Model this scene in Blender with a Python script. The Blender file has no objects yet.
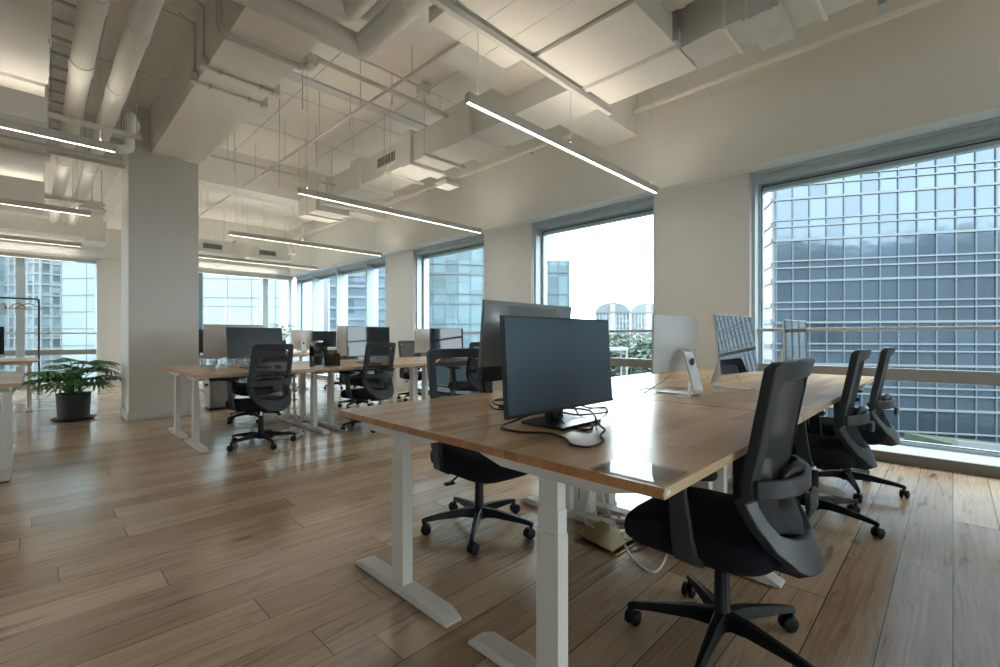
import bpy, math, random
from mathutils import Vector, Matrix
random.seed(7)
sc = bpy.context.scene
COL = sc.collection
PI = math.pi

# ------------------------------------------------------------------ mesh builder
class MB:
    def __init__(s):
        s.v = []; s.f = []; s.m = []
    def add(s, vs, fs, mat=0, M=None):
        o = len(s.v)
        for p in vs:
            p = Vector(p)
            s.v.append(tuple(M @ p) if M is not None else tuple(p))
        for f in fs:
            s.f.append([i + o for i in f]); s.m.append(mat)
        return s
    def box(s, x0, x1, y0, y1, z0, z1, mat=0, M=None):
        vs = [(x0,y0,z0),(x1,y0,z0),(x1,y1,z0),(x0,y1,z0),(x0,y0,z1),(x1,y0,z1),(x1,y1,z1),(x0,y1,z1)]
        return s.add(vs, [(0,3,2,1),(4,5,6,7),(0,1,5,4),(1,2,6,5),(2,3,7,6),(3,0,4,7)], mat, M)
    def cbox(s, c, d, mat=0, M=None):
        return s.box(c[0]-d[0]/2, c[0]+d[0]/2, c[1]-d[1]/2, c[1]+d[1]/2, c[2]-d[2]/2, c[2]+d[2]/2, mat, M)
    def prism(s, poly, axis, a, b, mat=0, M=None):
        n = len(poly)
        def mk(p, t):
            if axis == 'x': return (t, p[0], p[1])
            if axis == 'y': return (p[0], t, p[1])
            return (p[0], p[1], t)
        vs = [mk(p, a) for p in poly] + [mk(p, b) for p in poly]
        fs = [list(range(n))[::-1], [i + n for i in range(n)]]
        for i in range(n):
            j = (i + 1) % n
            fs.append((i, j, j + n, i + n))
        return s.add(vs, fs, mat, M)
    def tube(s, pts, r, seg=10, mat=0, M=None, closed=False, cap=True):
        P = [Vector(p) for p in pts]; n = len(P)
        rs = r if isinstance(r, (list, tuple)) else [r] * n
        vs = []; fs = []
        t = (P[1] - P[0]).normalized()
        a = Vector((0,0,1)) if abs(t.z) < .9 else Vector((1,0,0))
        u = t.cross(a).normalized()
        for i in range(n):
            if closed: tt = (P[(i+1) % n] - P[i-1])
            elif i == 0: tt = P[1] - P[0]
            elif i == n-1: tt = P[-1] - P[-2]
            else: tt = (P[i+1] - P[i]).normalized() + (P[i] - P[i-1]).normalized()
            if tt.length < 1e-9: tt = t
            tt.normalize()
            u = (u - tt * u.dot(tt))
            if u.length < 1e-6: u = tt.orthogonal()
            u.normalize(); w = tt.cross(u)
            k = 1.0
            if 0 < i < n-1 and not closed:
                c = max(.35, tt.dot((P[i+1]-P[i]).normalized())); k = 1 / c
            for j in range(seg):
                an = 2*PI*j/seg
                vs.append(P[i] + (u*math.cos(an) + w*math.sin(an)) * rs[i] * (1 + (k-1)*.5))
        m = n if closed else n-1
        for i in range(m):
            for j in range(seg):
                a0 = i*seg+j; b0 = i*seg+(j+1) % seg
                a1 = ((i+1) % n)*seg+j; b1 = ((i+1) % n)*seg+(j+1) % seg
                fs.append((a0, b0, b1, a1))
        if cap and not closed:
            fs.append(list(range(seg))[::-1]); fs.append([(n-1)*seg+j for j in range(seg)])
        return s.add(vs, fs, mat, M)
    def lathe(s, prof, c=(0,0,0), seg=24, mat=0, M=None, axis='z'):
        vs = []; fs = []; n = len(prof)
        for (r, z) in prof:
            for j in range(seg):
                an = 2*PI*j/seg
                p = (r*math.cos(an), r*math.sin(an), z)
                if axis == 'x': p = (p[2], p[0], p[1])
                if axis == 'y': p = (p[1], p[2], p[0])
                vs.append((p[0]+c[0], p[1]+c[1], p[2]+c[2]))
        for i in range(n-1):
            for j in range(seg):
                k = (j+1) % seg
                fs.append((i*seg+j, i*seg+k, (i+1)*seg+k, (i+1)*seg+j))
        if prof[0][0] > 1e-6: fs.append(list(range(seg))[::-1])
        if prof[-1][0] > 1e-6: fs.append([(n-1)*seg+j for j in range(seg)])
        return s.add(vs, fs, mat, M)
    def surf(s, fn, nu, nv, th=None, mat=0, M=None):
        """grid surface fn(u,v); th = thickness vector function or None"""
        A = [[Vector(fn(i/nu, j/nv)) for j in range(nv+1)] for i in range(nu+1)]
        vs = [p for r in A for p in r]; W = nv+1
        fs = [(i*W+j, (i+1)*W+j, (i+1)*W+j+1, i*W+j+1) for i in range(nu) for j in range(nv)]
        if th is not None:
            t = Vector(th); o = len(vs)
            vs = vs + [p + t for p in vs]
            fs = fs + [tuple(k + o for k in f[::-1]) for f in fs]
            for i in range(nu):
                for (a, b) in ((i*W, (i+1)*W), ((i+1)*W+nv, i*W+nv)):
                    fs.append((a, a+o, b+o, b))
            for j in range(nv):
                for (a, b) in ((j+1, j), (nu*W+j, nu*W+j+1)):
                    fs.append((a, a+o, b+o, b))
        return s.add(vs, fs, mat, M)
    def build(s, name, mats, parent=None, bevel=0, smooth=None, seg=2, fix=True):
        me = bpy.data.meshes.new(name)
        me.from_pydata(s.v, [], s.f)
        if not isinstance(mats, (list, tuple)): mats = [mats]
        for m in mats: me.materials.append(m)
        if len(mats) > 1: me.polygons.foreach_set('material_index', s.m)
        me.update()
        if fix:
            import bmesh
            bm = bmesh.new(); bm.from_mesh(me); bmesh.ops.recalc_face_normals(bm, faces=bm.faces); bm.to_mesh(me); bm.free()
        if smooth:
            me.shade_smooth()
            me.set_sharp_from_angle(angle=math.radians(smooth))
        o = bpy.data.objects.new(name, me); COL.objects.link(o)
        if bevel:
            b = o.modifiers.new('bevel', 'BEVEL'); b.width = bevel; b.segments = seg; b.limit_method = 'ANGLE'; b.angle_limit = math.radians(40)
            b.harden_normals = False
            me.shade_smooth(); me.set_sharp_from_angle(angle=math.radians(smooth or 35))
        if parent: o.parent = parent
        return o

def tag(o, label, cat, group=None, kind=None):
    o['label'] = label; o['category'] = cat
    if group: o['group'] = group
    if kind: o['kind'] = kind
    return o
def thing(name, label, cat, loc=(0,0,0), rz=0, group=None):
    o = bpy.data.objects.new(name, None); COL.objects.link(o)
    o.empty_display_size = .1
    o.location = loc; o.rotation_euler = (0,0,rz)
    return tag(o, label, cat, group)
def struct(o):
    o['kind'] = 'structure'; return o
def dup(o, label=None, loc=None, rz=None, group=None, parent=None):
    c = o.copy(); COL.objects.link(c)
    if parent: c.parent = parent
    if label: c['label'] = label
    if group: c['group'] = group
    if loc is not None: c.location = loc
    if rz is not None: c.rotation_euler = (0,0,rz)
    for ch in list(o.children): dup(ch, parent=c)
    return c
def Rz(a): return Matrix.Rotation(a, 4, 'Z')
def T(x, y, z=0): return Matrix.Translation((x, y, z))
def spline(pts, n=8):
    P = [Vector(p) for p in pts]; out = []
    Q = [P[0]*2-P[1]] + P + [P[-1]*2-P[-2]]
    for i in range(1, len(Q)-2):
        a, b, c, d = Q[i-1:i+3]
        for k in range(n):
            t = k/n
            out.append(.5*((2*b)+(c-a)*t+(2*a-5*b+4*c-d)*t*t+(3*b-a-3*c+d)*t**3))
    out.append(P[-1]); return out
def interp(tab, x):
    for (a, va), (b, vb) in zip(tab, tab[1:]):
        if (a <= x <= b) or (b <= x <= a):
            return va + (vb-va)*(x-a)/(b-a)
    return tab[0][1] if abs(x-tab[0][0]) < abs(x-tab[-1][0]) else tab[-1][1]

# ------------------------------------------------------------------ materials
def mat(name, col, rough=.5, metal=0, noise=0, nscale=8, bump=0, spec=.5, coat=0, emit=None, es=0, stretch=None):
    m = bpy.data.materials.new(name); m.use_nodes = True
    nt = m.node_tree; b = nt.nodes['Principled BSDF']
    b.inputs['Base Color'].default_value = (*col, 1); b.inputs['Roughness'].default_value = rough
    b.inputs['Metallic'].default_value = metal; b.inputs['Specular IOR Level'].default_value = spec
    if coat:
        b.inputs['Coat Weight'].default_value = coat; b.inputs['Coat Roughness'].default_value = .15
    if noise or bump:
        tc = nt.nodes.new('ShaderNodeTexCoord'); mp = nt.nodes.new('ShaderNodeMapping')
        if stretch: mp.inputs['Scale'].default_value = stretch
        nz = nt.nodes.new('ShaderNodeTexNoise'); nz.inputs['Scale'].default_value = nscale; nz.inputs['Detail'].default_value = 4
        nt.links.new(tc.outputs['Object'], mp.inputs[0]); nt.links.new(mp.outputs[0], nz.inputs['Vector'])
        if noise:
            mx = nt.nodes.new('ShaderNodeMix'); mx.data_type = 'RGBA'
            mx.inputs[6].default_value = (*[c*(1-noise) for c in col], 1); mx.inputs[7].default_value = (*[min(1, c*(1+noise)) for c in col], 1)
            nt.links.new(nz.outputs['Fac'], mx.inputs[0]); nt.links.new(mx.outputs[2], b.inputs['Base Color'])
        if bump:
            bp = nt.nodes.new('ShaderNodeBump'); bp.inputs['Strength'].default_value = bump; bp.inputs['Distance'].default_value = .01
            nt.links.new(nz.outputs['Fac'], bp.inputs['Height']); nt.links.new(bp.outputs[0], b.inputs['Normal'])
    if emit:
        b.inputs['Emission Color'].default_value = (*emit, 1); b.inputs['Emission Strength'].default_value = es
    return m

def emis(name, col, s):
    m = bpy.data.materials.new(name); m.use_nodes = True; nt = m.node_tree; nt.nodes.clear()
    e = nt.nodes.new('ShaderNodeEmission'); e.inputs[0].default_value = (*col, 1); e.inputs[1].default_value = s
    o = nt.nodes.new('ShaderNodeOutputMaterial'); nt.links.new(e.outputs[0], o.inputs[0]); return m

def glassmat(name, tint, refl=.08, rough=0.0):
    m = bpy.data.materials.new(name); m.use_nodes = True; nt = m.node_tree; nt.nodes.clear()
    t = nt.nodes.new('ShaderNodeBsdfTransparent'); t.inputs[0].default_value = (*tint, 1)
    g = nt.nodes.new('ShaderNodeBsdfGlossy'); g.inputs['Roughness'].default_value = rough; g.inputs[0].default_value = (.9, .95, 1, 1)
    fr = nt.nodes.new('ShaderNodeLayerWeight'); fr.inputs[0].default_value = .25
    ma = nt.nodes.new('ShaderNodeMath'); ma.operation = 'MULTIPLY_ADD'; ma.inputs[1].default_value = .09; ma.inputs[2].default_value = refl
    mx = nt.nodes.new('ShaderNodeMixShader'); o = nt.nodes.new('ShaderNodeOutputMaterial')
    nt.links.new(fr.outputs['Fresnel'], ma.inputs[0]); nt.links.new(ma.outputs[0], mx.inputs[0])
    nt.links.new(t.outputs[0], mx.inputs[1]); nt.links.new(g.outputs[0], mx.inputs[2]); nt.links.new(mx.outputs[0], o.inputs[0])
    return m

def meshcloth(name, col, see):
    m = bpy.data.materials.new(name); m.use_nodes = True; nt = m.node_tree
    b = nt.nodes['Principled BSDF']; b.inputs['Base Color'].default_value = (*col, 1); b.inputs['Roughness'].default_value = .75
    t = nt.nodes.new('ShaderNodeBsdfTransparent'); mx = nt.nodes.new('ShaderNodeMixShader')
    mx.inputs[0].default_value = see
    o = nt.nodes['Material Output']
    nt.links.new(b.outputs[0], mx.inputs[1]); nt.links.new(t.outputs[0], mx.inputs[2]); nt.links.new(mx.outputs[0], o.inputs[0])
    return m

def planks(name, cols, row, width, rough, coord='Object', groove=.003, gcol=(.05,.03,.02), spec=.5, knots=True, var=1.0, gs=1.0, offx=0.37, coat=0, nk=1.5, bump=.08, rv=.12):
    """boards running along local X"""
    m = bpy.data.materials.new(name); m.use_nodes = True; nt = m.node_tree; N = nt.nodes; L = nt.links
    b = N['Principled BSDF']; b.inputs['Specular IOR Level'].default_value = spec
    tc = N.new('ShaderNodeTexCoord') if coord != 'Position' else N.new('ShaderNodeNewGeometry')
    br = N.new('ShaderNodeTexBrick'); br.offset = offx; br.offset_frequency = 2; br.squash = 1
    br.inputs['Scale'].default_value = 1; br.inputs['Brick Width'].default_value = width; br.inputs['Row Height'].default_value = row
    br.inputs['Mortar Size'].default_value = groove; br.inputs['Mortar Smooth'].default_value = .3; br.inputs['Bias'].default_value = 0
    br.inputs['Color1'].default_value = (0,0,0,1); br.inputs['Color2'].default_value = (1,1,1,1); br.inputs['Mortar'].default_value = (.5,.5,.5,1)
    br.offset = 0
    sp_ = N.new('ShaderNodeSeparateXYZ'); L.new(tc.outputs[coord], sp_.inputs[0])
    dv_ = N.new('ShaderNodeMath'); dv_.operation = 'DIVIDE'; dv_.inputs[1].default_value = row; L.new(sp_.outputs['Y'], dv_.inputs[0])
    fl_ = N.new('ShaderNodeMath'); fl_.operation = 'FLOOR'; L.new(dv_.outputs[0], fl_.inputs[0])
    wn_ = N.new('ShaderNodeTexWhiteNoise'); wn_.noise_dimensions = '1D'; L.new(fl_.outputs[0], wn_.inputs['W'])
    ma_ = N.new('ShaderNodeMath'); ma_.operation = 'MULTIPLY_ADD'; ma_.inputs[1].default_value = width; L.new(wn_.outputs['Value'], ma_.inputs[0]); L.new(sp_.outputs['X'], ma_.inputs[2])
    cb_ = N.new('ShaderNodeCombineXYZ'); L.new(ma_.outputs[0], cb_.inputs['X']); L.new(sp_.outputs['Y'], cb_.inputs['Y'])
    L.new(cb_.outputs[0], br.inputs['Vector'])
    # per-board offset for the grain
    ad = N.new('ShaderNodeVectorMath'); ad.operation = 'MULTIPLY_ADD'; ad.inputs[1].default_value = (7.3, 3.1, 1)
    L.new(br.outputs['Color'], ad.inputs[0]); L.new(tc.outputs[coord], ad.inputs[2])
    mp = N.new('ShaderNodeMapping'); mp.inputs['Scale'].default_value = (1.1*gs, 22*gs, 22*gs)
    L.new(ad.outputs[0], mp.inputs[0])
    nz = N.new('ShaderNodeTexNoise'); nz.inputs['Scale'].default_value = 2.2; nz.inputs['Detail'].default_value = 6; nz.inputs['Roughness'].default_value = .6; nz.inputs['Distortion'].default_value = 1.2
    L.new(mp.outputs[0], nz.inputs['Vector'])
    mix = N.new('ShaderNodeMath'); mix.operation = 'MULTIPLY_ADD'; mix.inputs[1].default_value = .45*var
    sub = N.new('ShaderNodeMath'); sub.operation = 'MULTIPLY_ADD'; sub.inputs[1].default_value = nk; sub.inputs[2].default_value = .5 - nk/2 - .225*var
    L.new(nz.outputs['Fac'], sub.inputs[0]); L.new(br.outputs['Color'], mix.inputs[0]); L.new(sub.outputs[0], mix.inputs[2])
    cr = N.new('ShaderNodeValToRGB'); e = cr.color_ramp.elements
    e[0].position = .05; e[0].color = (*cols[0], 1); e[1].position = .95; e[1].color = (*cols[2], 1)
    k = e.new(.5); k.color = (*cols[1], 1)
    L.new(mix.outputs[0], cr.inputs[0])
    last = cr.outputs[0]
    if knots:
        mp3 = N.new('ShaderNodeMapping'); mp3.inputs['Scale'].default_value = (.9, 9, 1); L.new(ad.outputs[0], mp3.inputs[0])
        n3 = N.new('ShaderNodeTexNoise'); n3.inputs['Scale'].default_value = 1.6; n3.inputs['Detail'].default_value = 5; n3.inputs['Distortion'].default_value = 2.5; L.new(mp3.outputs[0], n3.inputs['Vector'])
        r3 = N.new('ShaderNodeValToRGB'); r3.color_ramp.elements[0].position = .56; r3.color_ramp.elements[0].color = (1,1,1,1); r3.color_ramp.elements[1].position = .72; r3.color_ramp.elements[1].color = (.48,.43,.40,1)
        L.new(n3.outputs['Fac'], r3.inputs[0])
        m3 = N.new('ShaderNodeMix'); m3.data_type = 'RGBA'; m3.blend_type = 'MULTIPLY'; m3.inputs[0].default_value = .85
        L.new(last, m3.inputs[6]); L.new(r3.outputs[0], m3.inputs[7]); last = m3.outputs[2]
        vo = N.new('ShaderNodeTexVoronoi'); vo.inputs['Scale'].default_value = 1.25
        mp2 = N.new('ShaderNodeMapping'); mp2.inputs['Scale'].default_value = (.75, 1.7, 1)
        L.new(tc.outputs[coord], mp2.inputs[0]); L.new(mp2.outputs[0], vo.inputs['Vector'])
        r2 = N.new('ShaderNodeValToRGB'); r2.color_ramp.elements[0].position = .02; r2.color_ramp.elements[0].color = (.25,.2,.18,1)
        r2.color_ramp.elements[1].position = .07; r2.color_ramp.elements[1].color = (1,1,1,1)
        L.new(vo.outputs['Distance'], r2.inputs[0])
        mu = N.new('ShaderNodeMix'); mu.data_type = 'RGBA'; mu.blend_type = 'MULTIPLY'; mu.inputs[0].default_value = .8
        L.new(last, mu.inputs[6]); L.new(r2.outputs[0], mu.inputs[7]); last = mu.outputs[2]
    gm = N.new('ShaderNodeMix'); gm.data_type = 'RGBA'; gm.inputs[7].default_value = (*gcol, 1)
    L.new(br.outputs['Fac'], gm.inputs[0]); L.new(last, gm.inputs[6]); L.new(gm.outputs[2], b.inputs['Base Color'])
    rr = N.new('ShaderNodeMath'); rr.operation = 'MULTIPLY_ADD'; rr.inputs[1].default_value = rv; rr.inputs[2].default_value = rough
    L.new(nz.outputs['Fac'], rr.inputs[0]); L.new(rr.outputs[0], b.inputs['Roughness'])
    bp = N.new('ShaderNodeBump'); bp.inputs['Strength'].default_value = bump; bp.inputs['Distance'].default_value = .004
    L.new(nz.outputs['Fac'], bp.inputs['Height']); L.new(bp.outputs[0], b.inputs['Normal'])
    if coat:
        b.inputs['Coat Weight'].default_value = coat; b.inputs['Coat Roughness'].default_value = .12
    return m

def facade(name, col, bay, fl, var=.25, metal=0.0, rough=.12, spec=.8, wob=.03, seed=0):
    """facade glass with pane-to-pane variation (cells of one bay by one storey) and slightly wavy panes"""
    m = bpy.data.materials.new(name); m.use_nodes = True; nt = m.node_tree; N = nt.nodes; L = nt.links
    b = N['Principled BSDF']; b.inputs['Roughness'].default_value = rough; b.inputs['Metallic'].default_value = metal
    b.inputs['Specular IOR Level'].default_value = spec
    tc = N.new('ShaderNodeTexCoord')
    dv = N.new('ShaderNodeVectorMath'); dv.operation = 'DIVIDE'; dv.inputs[1].default_value = (bay, bay, fl/2)
    fo = N.new('ShaderNodeVectorMath'); fo.operation = 'FLOOR'
    off = N.new('ShaderNodeVectorMath'); off.operation = 'ADD'; off.inputs[1].default_value = (.01+seed, .01, .01)
    wn = N.new('ShaderNodeTexWhiteNoise'); wn.noise_dimensions = '3D'
    L.new(tc.outputs['Object'], dv.inputs[0]); L.new(dv.outputs[0], off.inputs[0]); L.new(off.outputs[0], fo.inputs[0]); L.new(fo.outputs[0], wn.inputs['Vector'])
    mx = N.new('ShaderNodeMix'); mx.data_type = 'RGBA'
    mx.inputs[6].default_value = (*[c*(1-var) for c in col], 1); mx.inputs[7].default_value = (*[min(1, c*(1+var)) for c in col], 1)
    L.new(wn.outputs['Value'], mx.inputs[0]); L.new(mx.outputs[2], b.inputs['Base Color'])
    nz = N.new('ShaderNodeTexNoise'); nz.inputs['Scale'].default_value = .55; nz.inputs['Detail'].default_value = 2
    L.new(tc.outputs['Object'], nz.inputs['Vector'])
    bp = N.new('ShaderNodeBump'); bp.inputs['Strength'].default_value = 1; bp.inputs['Distance'].default_value = wob
    L.new(nz.outputs['Fac'], bp.inputs['Height']); L.new(bp.outputs[0], b.inputs['Normal'])
    return m

M_wall = mat('wall_paint', (.76,.75,.71), .75, noise=.02, nscale=3)
M_ceil = mat('ceiling_paint', (.84,.825,.785), .8, noise=.05, nscale=5)
M_board = mat('ceiling_board_paint', (.80,.78,.73), .75, noise=.02, nscale=4)
M_duct = mat('duct_paint', (.78,.765,.72), .65, noise=.05, nscale=6)
M_wrap = mat('duct_wrap', (.68,.67,.64), .45, noise=.05, nscale=5, bump=.9)
M_pipe = mat('pipe_lagging', (.80,.79,.75), .5, noise=.03, nscale=7)
M_thin = mat('conduit_paint', (.68,.66,.62), .5)
M_rod = mat('zinc_rod', (.55,.53,.50), .5, metal=.0)
M_galv = mat('galvanised_steel', (.45,.46,.46), .4, metal=.7, noise=.15, nscale=20)
M_dark = mat('dark_gap', (.05,.05,.05), .7)
M_trim = mat('white_trim', (.72,.74,.74), .45)
M_alu = mat('window_aluminium', (.42,.50,.53), .4, metal=.25)
M_alud = mat('window_gasket', (.05,.055,.06), .5)
M_rail = mat('rail_paint', (.50,.50,.49), .4, metal=.1)
M_slot = mat('grille_slot_grey', (.10,.10,.095), .6)
M_trans = mat('transom_paint', (.27,.255,.235), .45)
M_pane = glassmat('window_glass', (.92,.97,.98), .010)
M_white = mat('desk_white_metal', (.72,.68,.62), .38)
M_blackp = mat('black_plastic', (.006,.007,.008), .45, spec=.22)
M_frame = mat('charcoal_plastic', (.026,.031,.034), .45, spec=.4)
M_fab = mat('black_fabric', (.010,.011,.014), .95, bump=.3, nscale=180, spec=.2)
M_mesh = meshcloth('black_mesh_fabric', (.014,.016,.018), .14)
M_chrome = mat('chrome', (.75,.75,.75), .15, metal=1)
M_silver = mat('anodised_aluminium', (.70,.70,.69), .42, metal=.3)
M_beige = mat('silver_plastic_back', (.55,.50,.45), .4, metal=.2)
M_grayback = mat('grey_plastic_back', (.23,.24,.24), .35, metal=.3)
M_scr = mat('matte_screen', (.010,.012,.013), .30, spec=.25); M_scr.node_tree.nodes['Principled BSDF'].inputs['IOR'].default_value = 1.5
M_gscr2 = mat('glossy_screen_far', (.012,.015,.022), .04); M_gscr2.node_tree.nodes['Principled BSDF'].inputs['IOR'].default_value = 1.55
M_scrb = mat('matte_screen_window_tint', (.020,.033,.046), .40); M_scrb.node_tree.nodes['Principled BSDF'].inputs['IOR'].default_value = 1.75; M_scrb.node_tree.nodes['Principled BSDF'].inputs['Specular Tint'].default_value = (.68, .85, 1, 1)  # blue base and specular tint paint in window light reflected on the screen
M_gscr = mat('glossy_screen', (.010,.012,.016), .02); M_gscr.node_tree.nodes['Principled BSDF'].inputs['IOR'].default_value = 2.7
M_bez = mat('black_bezel', (.01,.011,.013), .3)
M_cableB = mat('black_cable', (.012,.012,.013), .5)
M_cableW = mat('white_cable', (.70,.69,.66), .5)
M_brass = mat('brushed_brass', (.30,.22,.06), .42, metal=.6, noise=.1, nscale=30)
M_steel = mat('brushed_steel', (.20,.175,.145), .38, metal=.5, noise=.08, nscale=20)
M_acryl = glassmat('clear_acrylic', (.93,.93,.90), .10, .02)
M_smoke = glassmat('smoked_acrylic', (.36,.30,.25), .10, .05)
M_clear = glassmat('tumbler_glass', (.90,.92,.92), .12)
M_pot = mat('pot_grey', (.045,.052,.052), .6, noise=.15, nscale=30)
M_soil = mat('potting_soil', (.03,.02,.014), .9, bump=1, nscale=40)
M_leaf = mat('glossy_leaf', (.042,.165,.030), .5, noise=.5, nscale=5)
M_leaf2 = mat('pale_leaf', (.18,.42,.06), .4, noise=.3, nscale=5)
M_floor = planks('oak_floor', ((.305,.196,.115), (.52,.372,.245), (.68,.535,.39)), .19, 2.1, .13, rv=.08, groove=.0022, gcol=(.09,.05,.03), var=1.15, spec=.75, nk=.95, gs=.8)
M_desk = planks('butcher_block', coord='Position', cols=((.40,.222,.10), (.55,.35,.185), (.69,.48,.29)), row=.075, width=.62, rough=.27, nk=.55, bump=0, groove=.0003, gcol=(.30,.14,.06), knots=False, gs=.8, var=1.5, offx=.43, spec=.18, rv=.02)
M_edge = planks('butcher_block_end', coord='Position', cols=((.30,.11,.036), (.46,.19,.066), (.57,.28,.11)), row=.052, width=.30, rough=.28, groove=.0006, gcol=(.2,.08,.03), knots=False, gs=2.0, var=1.2)
M_side = planks('butcher_block_side', coord='Position', cols=((.42,.26,.14), (.56,.38,.22), (.66,.48,.30)), row=.2, width=.55, rough=.28, groove=.0004, gcol=(.36,.2,.1), knots=False, gs=2.0, var=.8)
M_sill = mat('window_sill_stone', (.55,.57,.58), .3, noise=.04, nscale=12)
M_kick = mat('sill_front_board', (.17,.145,.118), .5, noise=.08, nscale=6)
LAMP = 16.0
M_tube = emis('lamp_diffuser', (1, .97, .91), LAMP)
M_up = emis('lamp_uplight', (1, .90, .74), 18.0)
M_lampb = mat('lamp_body', (.55,.52,.46), .5)

# ------------------------------------------------------------------ camera, world
cam = bpy.data.cameras.new('camera'); co = bpy.data.objects.new('camera', cam); COL.objects.link(co)
cam.sensor_width = 36; cam.lens = 16.56; cam.shift_y = .0028; cam.clip_start = .02; cam.clip_end = 1000
co.location = (0, 0, 1.10); co.rotation_euler = (PI/2, 0, -math.radians(45.44)); sc.camera = co
w = bpy.data.worlds.new('overcast'); sc.world = w; w.use_nodes = True
bg = w.node_tree.nodes['Background']; bg.inputs[0].default_value = (.90, .96, 1, 1); bg.inputs[1].default_value = 7.0
sc.view_settings.view_transform = 'Standard'; sc.view_settings.look = 'None'; sc.view_settings.gamma = 1
sc.view_settings.exposure = .56; sc.view_settings.use_curve_mapping = False
sc.cycles.use_denoising = True; sc.cycles.max_bounces = 10; sc.cycles.diffuse_bounces = 6; sc.cycles.transparent_max_bounces = 16
sc.cycles.sample_clamp_indirect = 6

# ------------------------------------------------------------------ room shell
X0, X1, Y0, Y1, ZC = -7.0, 5.25, -4.0, 13.6, 4.12
XO = 5.70      # outside face
XP = 5.33      # face of the piers
struct(MB().box(X0-.2, XO, Y0-.2, Y1+.37, -.2, 0).build('floor', M_floor))
struct(MB().box(X0-.2, XO, Y0-.2, Y1+.37, ZC, ZC+.25).build('ceiling', M_ceil))
ADDED_LW = [(8.8, 12.6)]  # unseen side window, added to bring in more daylight
m = MB().box(X0-.2, X0, Y0-.2, Y1+.37, 2.84, ZC).box(X0-.2, X0, Y0-.2, ADDED_LW[0][0], 0, 2.84).box(X0-.2, X0, ADDED_LW[-1][1], Y1+.37, 0, 2.84)
for a_, b_ in zip(ADDED_LW, ADDED_LW[1:]): m.box(X0-.2, X0, a_[1], b_[0], 0, 2.84)
struct(m.build('wall_left', M_wall))
for n_, (a_, b_) in enumerate(ADDED_LW):
    f_ = MB()
    for k_ in range(4):
        y_ = a_ + (b_-a_)*k_/3; f_.box(X0-.16, X0-.06, max(a_, y_-.035), min(b_, y_+.035), 0, 2.84)
    f_.box(X0-.16, X0-.06, a_, b_, 0, .1).box(X0-.16, X0-.06, a_, b_, 2.76, 2.84).box(X0-.14, X0-.08, a_, b_, 1.15, 1.185)
    w_ = struct(f_.build('window_%d' % (n_+9), M_alu))
    MB().box(X0-.13, X0-.122, a_, b_, .08, 2.78).build('window_pane', M_pane, w_)
struct(MB().box(X0, XO, Y0-.2, Y0, 2.84, ZC).box(X0, -5.6, Y0-.2, Y0, 0, 2.84).box(-1.0, .6, Y0-.2, Y0, 0, 2.84).box(4.6, XO, Y0-.2, Y0, 0, 2.84).build('wall_back', M_wall))
for n_, (a_, b_) in ((7, (-5.6, -1.0)), (8, (.6, 4.6))):  # unseen rear windows, added for more daylight on the pier faces
    f_ = MB()
    k_ = a_
    while k_ <= b_+.01:
        f_.box(max(a_, k_-.04), min(b_, k_+.04), Y0-.16, Y0-.06, .0, 2.84); k_ += (b_-a_)/3
    f_.box(a_, b_, Y0-.16, Y0-.06, 0, .1).box(a_, b_, Y0-.16, Y0-.06, 2.76, 2.84).box(a_, b_, Y0-.14, Y0-.08, 1.15, 1.185)
    w_ = struct(f_.build('window_%d' % n_, M_alu))
    MB().box(a_, b_, Y0-.13, Y0-.122, .08, 2.78).build('window_pane', M_pane, w_)
# long window wall: overhead band, piers between the openings
struct(MB().box(5.15, XO, Y0, Y1+.37, 2.841, ZC).build('wall_right', M_wall))
PIERS = [(-4.0,-1.40), (1.532,2.605), (4.566,5.628), (7.655,8.707)]
for i, (a, b) in enumerate(PIERS):
    struct(MB().box(XP, XO, a, b, 0, 2.84).build('wall_right_pier', M_wall, bevel=.004))
    m = MB()
    for y in (a, b):
        s = .02 if y == a else -.02
        m.box(XP-.006, XP+.02, min(y, y+s), max(y, y+s), 0, 2.835)
    struct(m.build('trim_%d' % (i+1), M_trim))
struct(MB().box(5.152, 5.38, Y0, Y1, 2.834, 2.841).build('trim_soffit', mat('soffit_daylit', (.86,.91,.93), .28, metal=.45)))  # pale bluish metal colour stands in for daylight on the soffit underside
# far wall: overhead band and pier
struct(MB().box(X0, 5.15, Y1, Y1+.37, 2.84, ZC).build('wall_far', M_wall))
struct(MB().box(1.05, 2.05, Y1, Y1+.37, 0, 2.84).build('wall_far_pier', M_wall))
struct(MB().box(X0, -5.4, Y1, Y1+.37, 0, 2.84).build('wall_far_end', M_wall))
struct(MB().box(X0, 5.15, Y1-.12, Y1, 2.84, 2.98).build('trim_6', M_trim))

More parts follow.
